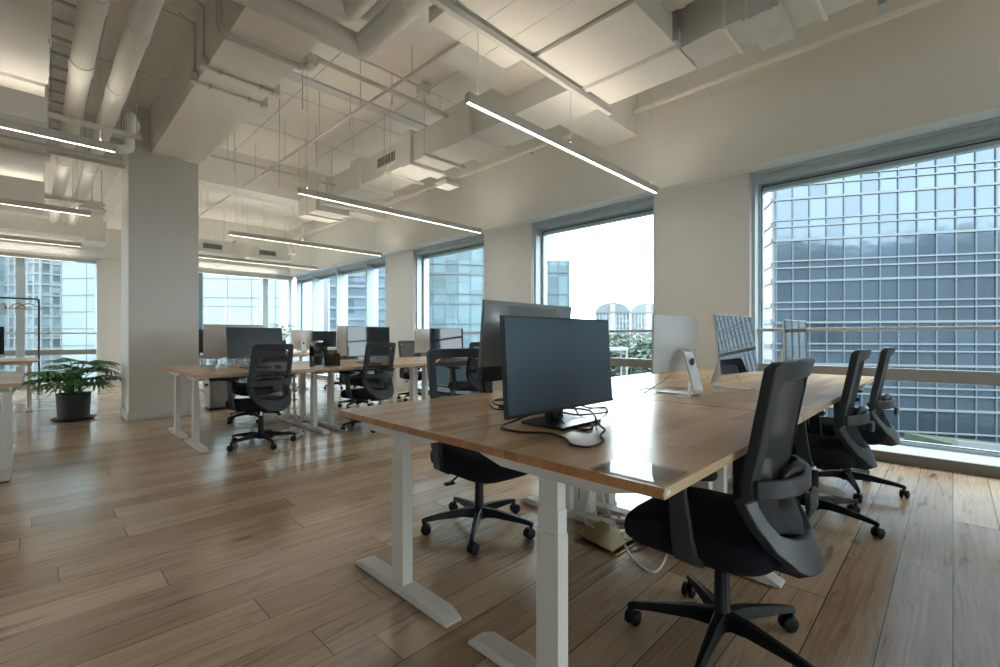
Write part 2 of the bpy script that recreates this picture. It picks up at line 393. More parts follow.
def window_y(n, a, b, fins=()):
    """opening in the long wall, from y=a to y=b"""
    f = MB()
    f.box(5.380, 5.640, a, b, 2.735, 2.84); f.box(5.350, 5.410, a, b, 2.80, 2.84)
    f.box(5.500, 5.610, a, a+.06, .10, 2.74); f.box(5.500, 5.610, b-.06, b, .10, 2.74)
    f.box(5.380, 5.500, a, a+.035, .10, 2.74); f.box(5.380, 5.500, b-.035, b, .10, 2.74)
    f.box(5.500, 5.610, a, b, .10, .15)
    f.box(5.520, 5.600, a+.06, b-.06, 2.66, 2.735)
    for y in fins: f.box(5.340, 5.640, y-.025, y+.025, .1, 2.78)
    w = struct(f.build('window_%d' % n, M_alu, bevel=.003))
    g = MB().box(5.508, 5.520, a+.06, b-.06, 2.700, 2.712)
    g.box(5.508, 5.520, a+.06, a+.07, .15, 2.70); g.box(5.508, 5.520, b-.07, b-.06, .15, 2.70); g.box(5.508, 5.520, a+.06, b-.06, .15, .158)
    g.build('window_gasket', M_alud, w)
    MB().box(5.550, 5.558, a+.05, b-.05, .14, 2.70).build('window_pane', M_pane, w)
    MB().box(5.450, 5.500, a, b, 1.150, 1.185).build('guard_rail', M_rail, w, bevel=.006)
    MB().box(5.470, 5.540, a, b, .70, .81).build('transom_bar', M_trans, w, bevel=.004)
    struct(MB().prism([(5.262,.086),(5.53,.122),(5.53,0),(5.262,0)], 'y', a, b).build('window_sill', M_sill))
    struct(MB().box(5.235, 5.262, a, b, 0, .090).build('trim_sill', M_kick))
    return w
window_y(1, -1.40, 1.532)
window_y(2, 2.605, 4.566)
window_y(3, 5.628, 7.655)
window_y(4, 8.707, 13.6, (9.55, 11.02, 12.42))

def window_x(n, a, b, muls):
    f = MB()
    f.box(a, b, Y1+.05, Y1+.30, 2.74, 2.84)
    f.box(a, a+.06, Y1+.16, Y1+.28, 0, 2.74); f.box(b-.06, b, Y1+.16, Y1+.28, 0, 2.74); f.box(a, b, Y1+.16, Y1+.28, 0, .10)
    for x in muls: f.box(x-.065, x+.065, Y1+.02, Y1+.30, 0, 2.76)
    w = struct(f.build('window_%d' % n, M_alu, bevel=.003))
    MB().box(a+.05, b-.05, Y1+.22, Y1+.228, .08, 2.75).build('window_pane', M_pane, w)
    MB().box(a, b, Y1+.10, Y1+.15, 1.150, 1.185).build('guard_rail', M_rail, w, bevel=.006)
    MB().box(a, b, Y1+.12, Y1+.20, .70, .81).build('transom_bar', M_trans, w, bevel=.004)
    return w
window_x(5, 2.05, 5.30, (4.54,))
window_x(6, -5.4, 1.05, (-.18, -1.6, -3.0, -4.3))
# white reveals of the far openings
m = MB().box(1.0, 1.06, Y1-.02, Y1+.2, 0, 2.84); m.box(-5.4, 1.06, Y1-.02, Y1+.05, 2.80, 2.86)
struct(m.build('trim_7', M_trim))

# square column and beams
struct(MB().box(.87, 1.65, 7.62, 8.30, 0, ZC).build('column_main', M_wall, bevel=.006))
m = MB().box(.855, 1.665, 7.605, 8.315, 0, .10)
struct(m.build('baseboard_column', M_wall, bevel=.004))
struct(MB().box(1.10, 1.66, Y0, 7.62, 3.53, ZC).box(1.10,1.66,8.30,Y1,3.53,ZC).build('beam_long', M_ceil))
struct(MB().box(1.66, 5.15, 8.36, 8.85, 3.53, ZC).build('beam_cross_far', M_ceil))
struct(MB().box(1.66, 5.15, 2.72, 3.22, 3.53, ZC).build('beam_cross_near', M_ceil))
struct(MB().box(X0, .87, 8.36, 8.85, 3.53, ZC).build('beam_cross_side', M_ceil))
# faint board joints on the slab soffit
m = MB()
for x in (2.3, 3.4, 4.5): m.box(x-.004, x+.004, 3.22, 8.36, ZC-.003, ZC)
for y in (4.6, 5.9, 7.1): m.box(1.66, 5.15, y-.004, y+.004, ZC-.003, ZC)
for y in (1.5, 3.4, 5.2, 6.6): m.box(-3, 1.1, y-.005, y+.005, ZC-.003, ZC)
struct(m.build('trim_8', mat('joint_shadow_gap', (.5,.46,.41), .8)))
struct(MB().box(1.66, 5.15, 5.35, 5.5, ZC-.03, ZC).build('trim_9', mat('pale_band', (.62,.64,.66), .7)))

# ------------------------------------------------------------------ desks
TH = .747
def make_desk(label, L=1.38, W=.81):
    """electric sit-stand desk, origin on the floor under its middle, long side along X"""
    t = thing('standing_desk', label, 'desk')
    d = MB(); a, b = L/2, W/2
    vs = [(-a,-b,TH-.026),(a,-b,TH-.026),(a,b,TH-.026),(-a,b,TH-.026),(-a,-b,TH),(a,-b,TH),(a,b,TH),(-a,b,TH)]
    d.add(vs, [(0,3,2,1),(4,5,6,7)], 0); d.add(vs, [(1,2,6,5),(3,0,4,7)], 1); d.add(vs, [(0,1,5,4),(2,3,7,6)], 2)
    d.build('desktop', [M_desk, M_edge, M_side], t, bevel=.0025)
    for sx in (-1, 1):
        x = sx*(a-.098)
        l = MB()
        l.box(x-.025, x+.025, -.0425, .0425, .03, .50)
        l.box(x-.0225, x+.0225, -.0395, .0395, .50, .575)
        l.box(x-.020, x+.020, -.0365, .0365, .575, .70)
        for (z, y) in ((.485, .022), (.485, -.022), (.56, .02), (.56, -.02)):
            for s2 in (-1, 1):
                l.lathe([(.0035, 0), (.0035, .0012)], (x + s2*(.0255 if z < .5 else .0230) - .0006, y, z), 8, 1, axis='x')
        lo = l.build('leg', [M_white, M_rod], t, bevel=.003)
        f = MB().prism([(-.35,.006),(.35,.006),(.35,.016),(.295,.042),(-.295,.042),(-.35,.016)], 'x', x-.038, x+.038)
        f.build('foot', M_white, lo, bevel=.003)
        g = MB().prism([(-.35,.716),(-.35,.709),(-.19,.668),(.19,.668),(.35,.709),(.35,.716)], 'x', x-.032, x+.032)
        g.prism([(-.37,.721),(-.37,.712),(.37,.712),(.37,.721)], 'x', x-.036, x+.036)
        g.build('bracket', M_white, lo, bevel=.002)
    MB().box(-a+.11, a-.11, -.10, -.06, .682, .718).box(-a+.11, a-.11, .06, .10, .682, .718).build('frame_rail', M_white, t, bevel=.003)
    MB().box(-.28, .28, -.05, .05, .66, .705).build('control_box', M_blackp, t, bevel=.004)
    return t
DL = 1.39
desk0 = make_desk('butcher-block standing desk at the near corner, clear acrylic sheet on its tip')
first = [True]
def place_desk(x, y, label, group):
    if first[0]:
        first[0] = False; o = desk0
    else: o = dup(desk0)
    o.location = (x, y, 0); o['label'] = label; o['group'] = group
    if group.startswith('far island'): o.scale = (.975, 1, 1)
    return o
g = 'near island of standing desks'
xa = 1.024 + .69
place_desk(xa, .88, 'near corner standing desk with the clear acrylic sheet on its tip', g)
place_desk(xa+DL, .88, 'standing desk on the front row holding two silver all-in-one computers', g)
place_desk(xa+2*DL, .88, 'front row standing desk whose end meets the big curtain-wall window', g)
place_desk(xa, 1.70, 'standing desk behind the matte black monitor, under the grey monitor back', g)
place_desk(xa+DL, 1.70, 'standing desk on the rear row before the column beside the white sky window', g)
place_desk(xa+2*DL, 1.70, 'rear row standing desk nearest the window sill, mostly hidden by silver computers', g)
g = 'middle island of standing desks'
xb = 1.035 + .69
place_desk(xb, 5.355, 'middle island standing desk with the row of glass tumblers, near the white column', g)
place_desk(xb+DL, 5.355, 'middle island standing desk with smoked acrylic holders on its edge', g)
place_desk(xb+2*DL, 5.355, 'middle island front standing desk nearest the window piers', g)
place_desk(xb, 6.175, 'middle island standing desk under the beige-backed monitor', g)
place_desk(xb+DL, 6.175, 'middle island rear standing desk under a wide silver computer seen from behind', g)
place_desk(xb+2*DL, 6.175, 'middle island rear standing desk nearest the window fins', g)
g = 'far island of standing desks'
xe, DE = 1.168+.68, 1.36
place_desk(xe, 9.90, 'far island standing desk partly hidden by the white column', g)
place_desk(xe+DE, 9.90, 'far island standing desk beside the small green plant', g)
place_desk(xe+2*DE, 9.90, 'far island standing desk before the window fins', g)
place_desk(xe, 10.72, 'far island rear standing desk hidden behind the column', g)
place_desk(xe+DE, 10.72, 'far island rear standing desk under the small green plant', g)
place_desk(xe+2*DE, 10.72, 'far island rear standing desk closest to the corner windows', g)
g = 'standing desks on the plant side of the aisle'
place_desk(-.06-.69, 5.42, 'standing desk at the picture edge nearest the potted philodendron', g)
place_desk(-.06-.69, 6.24, 'second standing desk at the picture edge, behind the nearest one there', g)
place_desk(.06-.69, 9.90, 'standing desk beyond the philodendron carrying a black monitor', g)
place_desk(.06-.69, 10.72, 'standing desk beyond the philodendron closest to the clothes rail', g)

# ------------------------------------------------------------------ task chairs
PROF = [(1.025,-.240),(.92,-.224),(.8,-.202),(.7,-.184),(.64,-.177),(.58,-.190),(.5,-.228),(.42,-.258),(.34,-.270)]
def prof(z): return interp(PROF, max(.34, min(1.025, z)))
def ybulge(x, z): return prof(z) + (1.0 if z > .6 else 1.6) * x*x
OUT = [(0,1.025),(.10,1.025),(.192,1.023),(.216,1.006),(.219,.93),(.220,.85),(.219,.75),(.226,.66),(.222,.595),(.212,.52),(.188,.455),(.132,.398),(.085,.376),(0,.366)]
INN = [(0,.970),(.10,.969),(.152,.963),(.168,.945),(.168,.89),(.170,.82),(.173,.74),(.180,.66),(.175,.60),(.166,.535),(.146,.50),(.105,.482),(.06,.472),(0,.468)]
def make_chair(label):
    t = thing('task_chair', label, 'chair')
    # five-star base with casters
    b = MB(); b.lathe([(.0,.062),(.034,.062),(.040,.075),(.038,.115),(.027,.135),(.0235,.295),(.0,.295)], seg=20)
    arms = []
    for k in range(5):
        an = 2*PI*k/5 + .35
        M = Rz(an)
        pts = [(.02,.100,.026,.028),(.10,.104,.022,.022),(.24,.090,.015,.015),(.305,.080,.012,.012),(.325,.074,.011,.011)]
        vs = []; fs = []
        for (r, z, wd, h) in pts:
            vs += [(r,-wd,z-h),(r,wd,z-h),(r,wd*.7,z+h),(r,-wd*.7,z+h)]
        for i in range(len(pts)-1):
            for j in range(4):
                k2 = (j+1) % 4; fs.append((i*4+j, i*4+k2, i*4+4+k2, i*4+4+j))
        fs += [(3,2,1,0), (16,17,18,19)]
        b.add(vs, fs, 0, M)
    bo = b.build('base', M_blackp, t, bevel=.004)
    for k in range(5):
        an = 2*PI*k/5 + .35
        c = MB(); M = Rz(an) @ T(.312, 0) @ Rz(.9 + k*1.7)
        for s in (-1, 1):
            c.lathe([(.0,-.009),(.022,-.009),(.0285,-.005),(.0285,.005),(.022,.009),(0,.009)], (s*.0145, .012, .0285), 16, 0, M, axis='x')
        c.tube([(0,0,.074),(0,0,.040)], .008, 8, 0, M); c.cbox((0,.006,.040), (.018,.030,.026), 0, M)
        c.build('caster', M_blackp, bo, smooth=40)
    MB().lathe([(.0,.29),(.013,.29),(.013,.375),(0,.375)], seg=14).build('gas_lift', M_chrome, t, smooth=40)
    m = MB().prism([(-.19,.392),(-.16,.356),(.10,.352),(.13,.392)], 'x', -.085, .085)
    m.tube([(.08,.06,.372),(.16,.07,.372),(.25,.09,.340)], .006, 8); m.cbox((.262,.094,.335), (.055,.03,.012))
    m.tube([(-.08,.02,.372),(-.15,.02,.372)], .016, 10)
    m.build('mechanism', M_blackp, t, bevel=.003)
    # seat cushion
    s = MB(); lev = [(.362,.70),(.370,.90),(.395,.985),(.415,1.0),(.440,.995),(.458,.965),(.470,.90),(.477,.74),(.479,.45),(.479,.0)]
    n = 40; vs = []; fs = []
    for (z, k) in lev:
        for j in range(n):
            an = 2*PI*j/n; cx, cy = math.cos(an), math.sin(an); e = .52
            x = .255*math.copysign(abs(cx)**e, cx)*k; y = .262*math.copysign(abs(cy)**e, cy)*k + .042
            dz = -.022*max(0, (y-.15)/.13)**2 - .012*(1-min(1,(x/.2)**2))*(1 if z > .47 else 0)
            vs.append((x, y, z+dz))
    for i in range(len(lev)-1):
        for j in range(n):
            k = (j+1) % n; fs.append((i*n+j, i*n+k, (i+1)*n+k, (i+1)*n+j))
    fs.append(list(range(n))[::-1]); s.add(vs, fs)
    s.build('seat', M_fab, t, smooth=60)
    # back frame: closed ring, outer and inner outline on the curved profile
    def ring(half): return half + [(-x, z) for (x, z) in half[-2:0:-1]]
    def dens(h):
        o = []
        for (p, q) in zip(h, h[1:]):
            for k in range(3): o.append((p[0]+(q[0]-p[0])*k/3, p[1]+(q[1]-p[1])*k/3))
        o.append(h[-1]); return o
    ro, ri = ring(dens(OUT)), ring(dens(INN)); n = len(ro)
    f = MB(); vs = []; fs = []
    for (o, i_) in zip(ro, ri):
        yo, yi = ybulge(*o), ybulge(*i_)
        vs += [(o[0], yo, o[1]), (i_[0], yi, i_[1]), (i_[0], yi-.026, i_[1]), (o[0], yo-.034, o[1])]
    for i in range(n):
        k = (i+1) % n
        for j in range(4):
            j2 = (j+1) % 4
            fs.append((i*4+j, k*4+j, k*4+j2, i*4+j2))
    f.add(vs, fs)
    # lumbar cross bar
    f.surf(lambda u, v: ((u-.5)*.440, prof(.64)+.05-.034-.085*(1-abs(2*u-1)**2.2), .612+.056*v), 18, 2, (0,-.018,0))
    f.prism([(-.285,.372),(-.25,.352),(-.05,.358),(-.05,.392),(-.27,.40)], 'x', -.07, .07)
    f.build('back_frame', M_frame, t, bevel=.004, smooth=45)
    MB().surf(lambda u, v: ((2*u-1)*interp([(z, x+.008) for (x, z) in INN], .968-.506*v)*.995, ybulge((2*u-1)*.17, .968-.506*v)-.012, .968-.506*v), 12, 16).build('mesh_panel', M_mesh, t, smooth=60)
    p = MB(); vs = []; N1, N2 = 16, 8
    p.surf(lambda u, v: (.125*math.sin(2*PI*u)*math.sin(PI*v)**.6, prof(.65)-.052-.022*math.cos(PI*v)+.02*abs(math.sin(2*PI*u))**2, .655+.045*math.cos(2*PI*u)*math.sin(PI*v)**.6), 24, 10)
    po = p.build('lumbar_pad', M_blackp, t, smooth=60)
    MB().surf(lambda u, v: ((u-.5)*.10, prof(.6)-.075-.01*math.sin(PI*u), .565+.05*v), 6, 2, (0,-.016,0)).build('lumbar_slider', M_frame, po, bevel=.003)
    for sx in (-1, 1):
        a = MB()
        path = [(.13,.01,.372,.035,.010),(.235,.01,.376,.036,.012),(.278,.012,.40,.036,.013),(.290,.02,.47,.033,.012),(.300,.03,.60,.028,.011),(.300,.03,.672,.026,.011)]
        vs = []; fs = []
        for i, (x, y, z, hw, ht) in enumerate(path):
            if i == 0: d = Vector((path[1][0]-x, 0, path[1][2]-z))
            elif i == len(path)-1: d = Vector((x-path[i-1][0], 0, z-path[i-1][2]))
            else: d = Vector((path[i+1][0]-path[i-1][0], 0, path[i+1][2]-path[i-1][2]))
            d.normalize(); nrm = Vector((-d.z, 0, d.x))
            for (q, r) in ((-1,-1),(1,-1),(1,1),(-1,1)):
                pp = Vector((x, y + q*hw, z)) + nrm*ht*r
                vs.append((sx*pp.x, pp.y, pp.z))
        for i in range(len(path)-1):
            for j in range(4):
                k = (j+1) % 4; fs.append((i*4+j, i*4+k, i*4+4+k, i*4+4+j))
        fs += [(0,1,2,3), (23,22,21,20)]
        a.add(vs, fs)
        ao = a.build('armrest', M_frame, t, bevel=.004)
        pd = MB(); prof2 = []
        for k in range(20):
            an = 2*PI*k/20
            prof2.append((sx*.295 + .044*math.copysign(abs(math.cos(an))**.6, math.cos(an)), .04 + .125*math.copysign(abs(math.sin(an))**.6, math.sin(an))))
        pd.prism(prof2, 'z', .668, .692)
        pd.build('arm_pad', M_blackp, ao, bevel=.007)
    return t
chair0 = make_chair('x')
firstc = [True]
def place_chair(x, y, rz, label, group, base=0):
    if firstc[0]: firstc[0] = False; o = chair0
    else: o = dup(chair0)
    o.location = (x, y, 0); o.rotation_euler = (0, 0, math.radians(rz)); o['label'] = label; o['group'] = group
    for ch in o.children:
        if ch.name.startswith('base'): ch.rotation_euler = (0, 0, math.radians(base))
    return o
g = 'task chairs at the near island'
place_chair(1.725, .588, 0, 'black mesh task chair pulled up to the near desk corner, largest in view', g, 22)
place_chair(3.31, .60, 4, 'black mesh task chair at the middle desk of the near front row', g, 15)
place_chair(4.14, .55, 5, 'black mesh task chair closest to the curtain-wall window sill', g, 30)
place_chair(1.79, 1.93, 174, 'black task chair across the near desk, its mesh back seen beside the grey monitor', g, 26)
place_chair(4.42, 1.82, 180, 'black task chair mostly hidden behind the silver computer seen from behind', g)
g = 'task chairs at the middle island'
place_chair(1.63, 5.02, 14, 'black mesh task chair at the middle island closest to the white column', g, 20)
place_chair(2.84, 5.00, 11, 'black mesh task chair beside the smoked acrylic holders', g)
place_chair(4.27, 4.75, 0, 'black task chair just showing its top beside the grey monitor back', g)
place_chair(2.02, 6.55, 176, 'black task chair under the far side of the desk with tumblers', g)
place_chair(3.55, 6.55, 188, 'black task chair under the far side of the desk with acrylic holders', g)
place_chair(4.7, 6.70, 180, 'black task chair at the far side of the middle island nearest the windows', g)
g = 'task chairs at the far island'
place_chair(3.2, 9.35, 0, 'black task chair at the far island seen under the middle desks', g)
place_chair(4.6, 9.30, 10, 'black task chair at the far island before the window fins', g)
place_chair(-.95, 5.15, 0, 'black task chair at the picture edge under the aisle desk', 'task chairs on the plant side')

# ------------------------------------------------------------------ screens
def slab_back(m, w, h, z0, t0, t1, mat=0, inset=.25):
    """display housing: flat front at y=0, gently bulged back"""
    n = 8
    def fn(u, v):
        x = (u-.5)*w; z = z0 + v*h
        k = min(1, min(u, 1-u)/inset) ; k2 = min(1, min(v, 1-v)/inset)
        k = k*k*(3-2*k); k2 = k2*k2*(3-2*k2)
        return (x, t0 + (t1-t0)*k*k2, z)
    m.surf(fn, 20, 20, None, mat)
    m.box(-w/2, w/2, 0, t0, z0, z0+h, mat)
    return m
def tilted(M, z, a): return T(0,0,z) @ Matrix.Rotation(a, 4, 'X') @ T(0,0,-z)

def black_monitor(label, x, y, rz, w=.63, h=.365, zb=.055, tilt=-.05, group=None, base=True):
    t = thing('desktop_monitor', label, 'monitor', (x, y, TH), math.radians(rz), group)
    M = tilted(None, zb+h/2, tilt)
    b = MB(); slab_back(b, w, h, zb, .014, .045); b.box(-w/2, w/2, -.004, 0, zb, zb+.012)
    for i, v in enumerate(b.v): b.v[i] = tuple(M @ Vector(v))
    b.build('housing', M_bez, t, smooth=40)
    s = MB().box(-w/2+.007, w/2-.007, -.0028, 0, zb+.012, zb+h-.007, 0, M); s.build('screen', M_scr, t)
    st = MB().prism([(.03,.012),(.075,.012),(.080,.30),(.045,.30)], 'x', -.035, .035); st.build('stand', M_bez, t, bevel=.004)
    ba = MB().prism([(-.13,-.09),(.13,-.09),(.13,.12),(-.13,.12)], 'z', .0, .012); ba.build('base', M_bez, t, bevel=.003)
    return t
def set_screen(t, m):
    for ch in t.children:
        if ch.name.startswith('screen'): ch.data.materials[0] = m
def silver_computer(label, x, y, rz, w=.55, h=.40, zb=.085, tilt=-.10, group=None, screen=None):
    t = thing('all_in_one_computer', label, 'computer', (x, y, TH), math.radians(rz), group)
    M = tilted(None, zb+h/2, tilt)
    b = MB(); slab_back(b, w, h, zb, .012, .038, inset=.5)
    for i, v in enumerate(b.v): b.v[i] = tuple(M @ Vector(v))
    b.build('housing', M_silver, t, smooth=40)
    MB().box(-w/2+.004, w/2-.004, -.003, 0, zb+.004, zb+h-.004, 0, M).build('screen', M_gscr, t)
    # bent aluminium foot: flat plate forward, leaning leg up to the hinge
    pts = [(-.09,.004),(.125,.004),(.145,.012),(.150,.03),(.085,.26),(.055,.27)]
    q = MB()
    def strip(pl, th):
        up = []; dn = []
        for i, p in enumerate(pl):
            a = Vector(pl[max(0,i-1)]); c = Vector(pl[min(len(pl)-1,i+1)]); d = (c-a).normalized(); n = Vector((-d.y, d.x))
            up.append(Vector(p)+n*th/2); dn.append(Vector(p)-n*th/2)
        return [tuple(p) for p in up] + [tuple(p) for p in dn[::-1]]
    q.prism(strip(pts, .008), 'x', -.055, .055); q.build('foot', M_silver, t, smooth=30)
    MB().lathe([(.012,0),(.022,.0),(.022,.004),(.012,.004)], (0, .113, .20), 16, axis='y').build('cable_hole', M_dark, t, smooth=40)
    return t
g = 'monitors on the near island'
black_monitor('matte black monitor standing closest, facing the front chair, black cables at its foot', 1.512, 1.122, 0, .70, .368, .060, -.06, g)
set_screen(bpy.context.scene.collection.objects['desktop_monitor'], M_scrb)
# large grey-backed all-in-one, back towards us
t = thing('all_in_one_computer', 'large grey-backed monitor with a black chin, seen from behind the matte black one', 'monitor', (1.769, 1.543, TH), PI+.044, g)
M = tilted(None, .33, -.10)
b = MB(); slab_back(b, .70, .305, .215, .016, .075, inset=.35)
for i, v in enumerate(b.v): b.v[i] = tuple(M @ Vector(v))
b.build('housing', M_grayback, t, smooth=40)
b = MB().box(-.35, .35, .0, .030, .145, .215, 0, M); b.build('chin', M_bez, t, bevel=.004)
MB().box(-.20, .20, .016, .0235, .488, .496, 0, M).build('vent_slot', M_dark, t)
MB().box(-.343, .343, -.003, 0, .15, .515, 0, M).build('screen', M_gscr, t)
q = MB().prism([(.06,.012),(.12,.012),(.085,.30),(.04,.30)], 'x', -.06, .06).box(-.16, .16, -.06, .14, 0, .012); q.build('stand', M_bez, t, bevel=.004)
silver_computer('silver all-in-one computer seen from behind, its leg standing by the desk seam', 2.793, 1.232, 176, .528, .345, .135, -.02, g)
silver_computer('silver all-in-one computer whose glossy screen mirrors the window, second along the row', 3.326, 1.035, -7.8, .528, .391, .103, -.114, g)
silver_computer('silver all-in-one computer furthest along the near row, before the curtain-wall window', 4.80, 1.003, -6.8, .528, .369, .127, -.013, g)

g = 'screens on the middle island'
t = black_monitor('wide beige-backed monitor seen from behind, glass tumblers below it', 1.75, 6.333, 176, .66, .402, .095, 0, g)
for ch in t.children:
    if ch.name.startswith('housing'): ch.data.materials[0] = M_beige
    if ch.name.startswith('base') or ch.name.startswith('stand'): ch.data.materials[0] = M_beige
MB().box(-.03, .03, .0146, .0152, .135, .146).build('maker_mark', M_dark, t)
black_monitor('dark monitor in front of the beige-backed one, facing the aisle chair', 1.751, 5.552, 8, .61, .342, .110, -.125, g)
silver_computer('tall silver computer back beside the black screen, behind the acrylic holders', 3.25, 6.05, 176, .62, .42, .08, -.08, g)
t = black_monitor('wide glossy black screen mirroring windows at the middle of the island', 3.133, 5.524, 0, .62, .395, .085, -.02, g)
set_screen(t, M_gscr2)
silver_computer('silver computer back against the window pier, past the middle chair', 4.65, 6.2, 174, .60, .39, .085, -.08, g)
t = black_monitor('black screen at the window end of the middle island, half mirroring daylight', 4.57, 5.67, -8, .60, .354, .125, -.03, g)
set_screen(t, M_gscr2)
g = 'screens on the far island'
silver_computer('white computer back at the far island beside the small green plant', 4.15, 10.2, 176, .46, .42, .07, -.08, g)
black_monitor('dark monitor at the far island next to the white computer back', 4.62, 10.1, 0, .55, .36, .11, 0, g)
black_monitor('dark low monitor at the far island behind the middle chair', 5.05-.15, 9.6, 0, .42, .26, .03, 0, g)
black_monitor('sliver of a dark monitor beside the white column edge', 2.07, 9.6, 0, .50, .42, .06, 0, g)
black_monitor('black monitor at the picture edge on the desk by the clothes rail', -.57, 9.75, 0, .56, .40, .09, 0, g)

# ------------------------------------------------------------------ things on and under the near desks
tag(MB().prism([(1.035,.485),(1.185,.485),(1.185,.685),(1.035,.685)], 'z', TH, TH+.006).build('acrylic_sheet', M_acryl, bevel=.0015),
    'clear acrylic sheet lying on the tip of the near desk corner', 'sheet')
tag(MB().box(1.022, 1.0245, .476, .477, TH-.02, TH-.01).box(1.034, 1.054, .4735, .4752, TH-.018, TH-.008).build('edge_sticker', M_trim),
    'small white sticker on the front edge of the near desk corner', 'sticker')
z = TH+.0045
def cable(name, pts, r, m, label, cat='cable', group=None, n=8):
    return tag(MB().tube(spline(pts, n), r, 8).build(name, m, smooth=60), label, cat, group)
cable('monitor_cable', [(1.50,1.20,z+.05),(1.38,1.285,z),(1.262,1.235,z),(1.245,1.13,z),(1.30,1.04,z),(1.275,.945,z),(1.215,.872,z),(1.235,.815,z),(1.33,.83,z),(1.405,.885,z),(1.455,.90,z+.01),(1.52,.965,z+.012),(1.75,1.16,z+.015),(1.66,1.24,z+.03)], .0042, M_cableB,
      'long black cable looping forward from the foot of the matte black monitor', group='black cables of the near monitors')
cable('monitor_cable', [(1.60,1.25,z+.08),(1.47,1.10,z+.01),(1.441,1.0,z),(1.485,.975,z),(1.60,1.06,z),(1.72,1.20,z),(1.74,1.25,z+.05)], .0038, M_cableB,
      'short black cable loop over the front of the black monitor base', group='black cables of the near monitors')
cable('monitor_cable', [(1.70,1.24,z+.06),(1.90,1.262,z),(1.965,1.215,z),(1.86,1.14,z),(1.72,1.11,z+.012),(1.62,1.14,z+.016),(1.52,1.2,z+.04)], .0038, M_cableB,
      'black cable curling to the window side of the black monitor base', group='black cables of the near monitors')
cable('monitor_cable', [(1.82,1.75,z),(1.73,1.765,z),(1.62,1.66,z),(1.56,1.565,z),(1.60,1.53,z),(1.72,1.60,z+.008),(1.78,1.70,z+.012),(1.70,1.72,z+.014),(1.60,1.60,z+.012),(1.64,1.54,z+.014),(1.75,1.62,z+.018)], .004, M_cableB,
      'coiled black cable under the grey monitor back', group='black cables of the near monitors')
cable('computer_cable', [(3.30,1.20,z+.10),(3.16,1.215,z),(3.0,1.10,z),(3.03,.995,z),(3.25,.985,z),(3.45,1.04,z),(3.48,1.09,z+.08),(3.43,1.16,z+.11)], .0035, M_cableW,
      'pale cable looped on the desk at the foot of the window-mirroring computer', group='pale computer cables')
cable('computer_cable', [(2.72,1.20,z+.13),(2.66,1.36,z),(2.80,1.46,z),(3.0,1.42,z),(3.08,1.30,z),(3.1,1.22,z)], .003, M_cableW,
      'thin pale cable lying behind the silver computer back', group='pale computer cables')
# small silver stand beside the silver computer
t = thing('metal_bookend', 'small silver bookend beside the leg of the silver computer back', 'bookend', (2.70, 1.10, TH), .5)
MB().box(-.05, .05, -.001, .002, .0, .085).build('upright_plate', M_silver, t, bevel=.0006)
MB().box(-.05, .05, 0, .07, .0, .002).build('foot_plate', M_silver, t)

for (x, l) in ((2.385, 'white metal cable box under the near island, closer to us'), (2.615, 'white metal cable box under the near island, behind its twin')):
    t = thing('cable_box', l, 'cable box', (x, 1.63, 0), 0, 'white cable boxes under the near island')
    MB().box(-.04,.04,-.07,.07,0,.66).build('box_body', M_white, t, bevel=.004)
    MB().box(-.0415,-.0395,-.003,.003,.10,.55).build('slot', M_dark, t)
    MB().box(-.045,.045,-.076,.076,0,.03).build('base_rim', M_white, t, bevel=.003)
# brass floor outlet with lifted lid, white cables and a power strip
t = thing('floor_outlet', 'brass floor outlet box standing open on the oak boards under the near desk', 'outlet', (2.165, 1.32, 0), 0)
f = MB().box(-.13, .13, -.13, .13, 0, .006); f.build('outlet_frame', M_brass, t, bevel=.002)
MB().box(-.11, .11, -.11, .11, .006, .0075).build('outlet_recess', M_dark, t)
MB().box(-.12, .12, 0, .22, .0, .006, 0, T(0,-.10,.012) @ Matrix.Rotation(.13, 4, 'X')).build('outlet_lid', M_brass, t, bevel=.002)
cs = [[(2.20,1.24,.03),(2.29,1.12,.02),(2.27,1.04,.006),(2.03,.985,.006),(2.07,1.12,.006),(2.13,1.20,.03)],
      [(2.16,1.40,.05),(2.24,1.52,.04),(2.34,1.55,.20),(2.36,1.62,.30)],
      [(2.24,1.36,.04),(2.37,1.40,.02),(2.43,1.50,.08),(2.50,1.60,.28)],
      [(2.24,1.28,.03),(2.36,1.31,.01),(2.46,1.20,.01),(2.42,1.08,.008),(2.55,1.02,.008),(2.7,1.15,.008),(2.62,1.35,.008),(2.40,1.44,.015)],
      [(2.26,1.42,.03),(2.40,1.52,.012),(2.55,1.42,.01),(2.50,1.28,.012),(2.33,1.22,.02),(2.25,1.25,.03)]]
lb = ['white cable reaching forward across the boards from the brass outlet', 'white cable climbing from the brass outlet to the first rear leg',
      'white cable climbing from the brass outlet to the second rear leg', 'white cable wandering sideways from the brass outlet under the front chair', 'white cable coiled tight beside the brass outlet']
for p, l in zip(cs, lb): cable('floor_cable', [(q[0], q[1], max(q[2], .006)) for q in p], .0055, M_cableW, l, group='white cables around the brass outlet')
t = thing('power_strip', 'white power strip lying among cables beside the brass floor outlet', 'power strip', (2.47, 1.33, 0), 2.1)
MB().box(-.14, .14, -.025, .025, 0, .032).build('strip_body', M_cableW, t, bevel=.005)
for k in range(4): MB().lathe([(.014,.0),(.014,.0012),(0,.0012)], (-.10+k*.062, 0, .0318), 14).build('socket', M_dark, t)

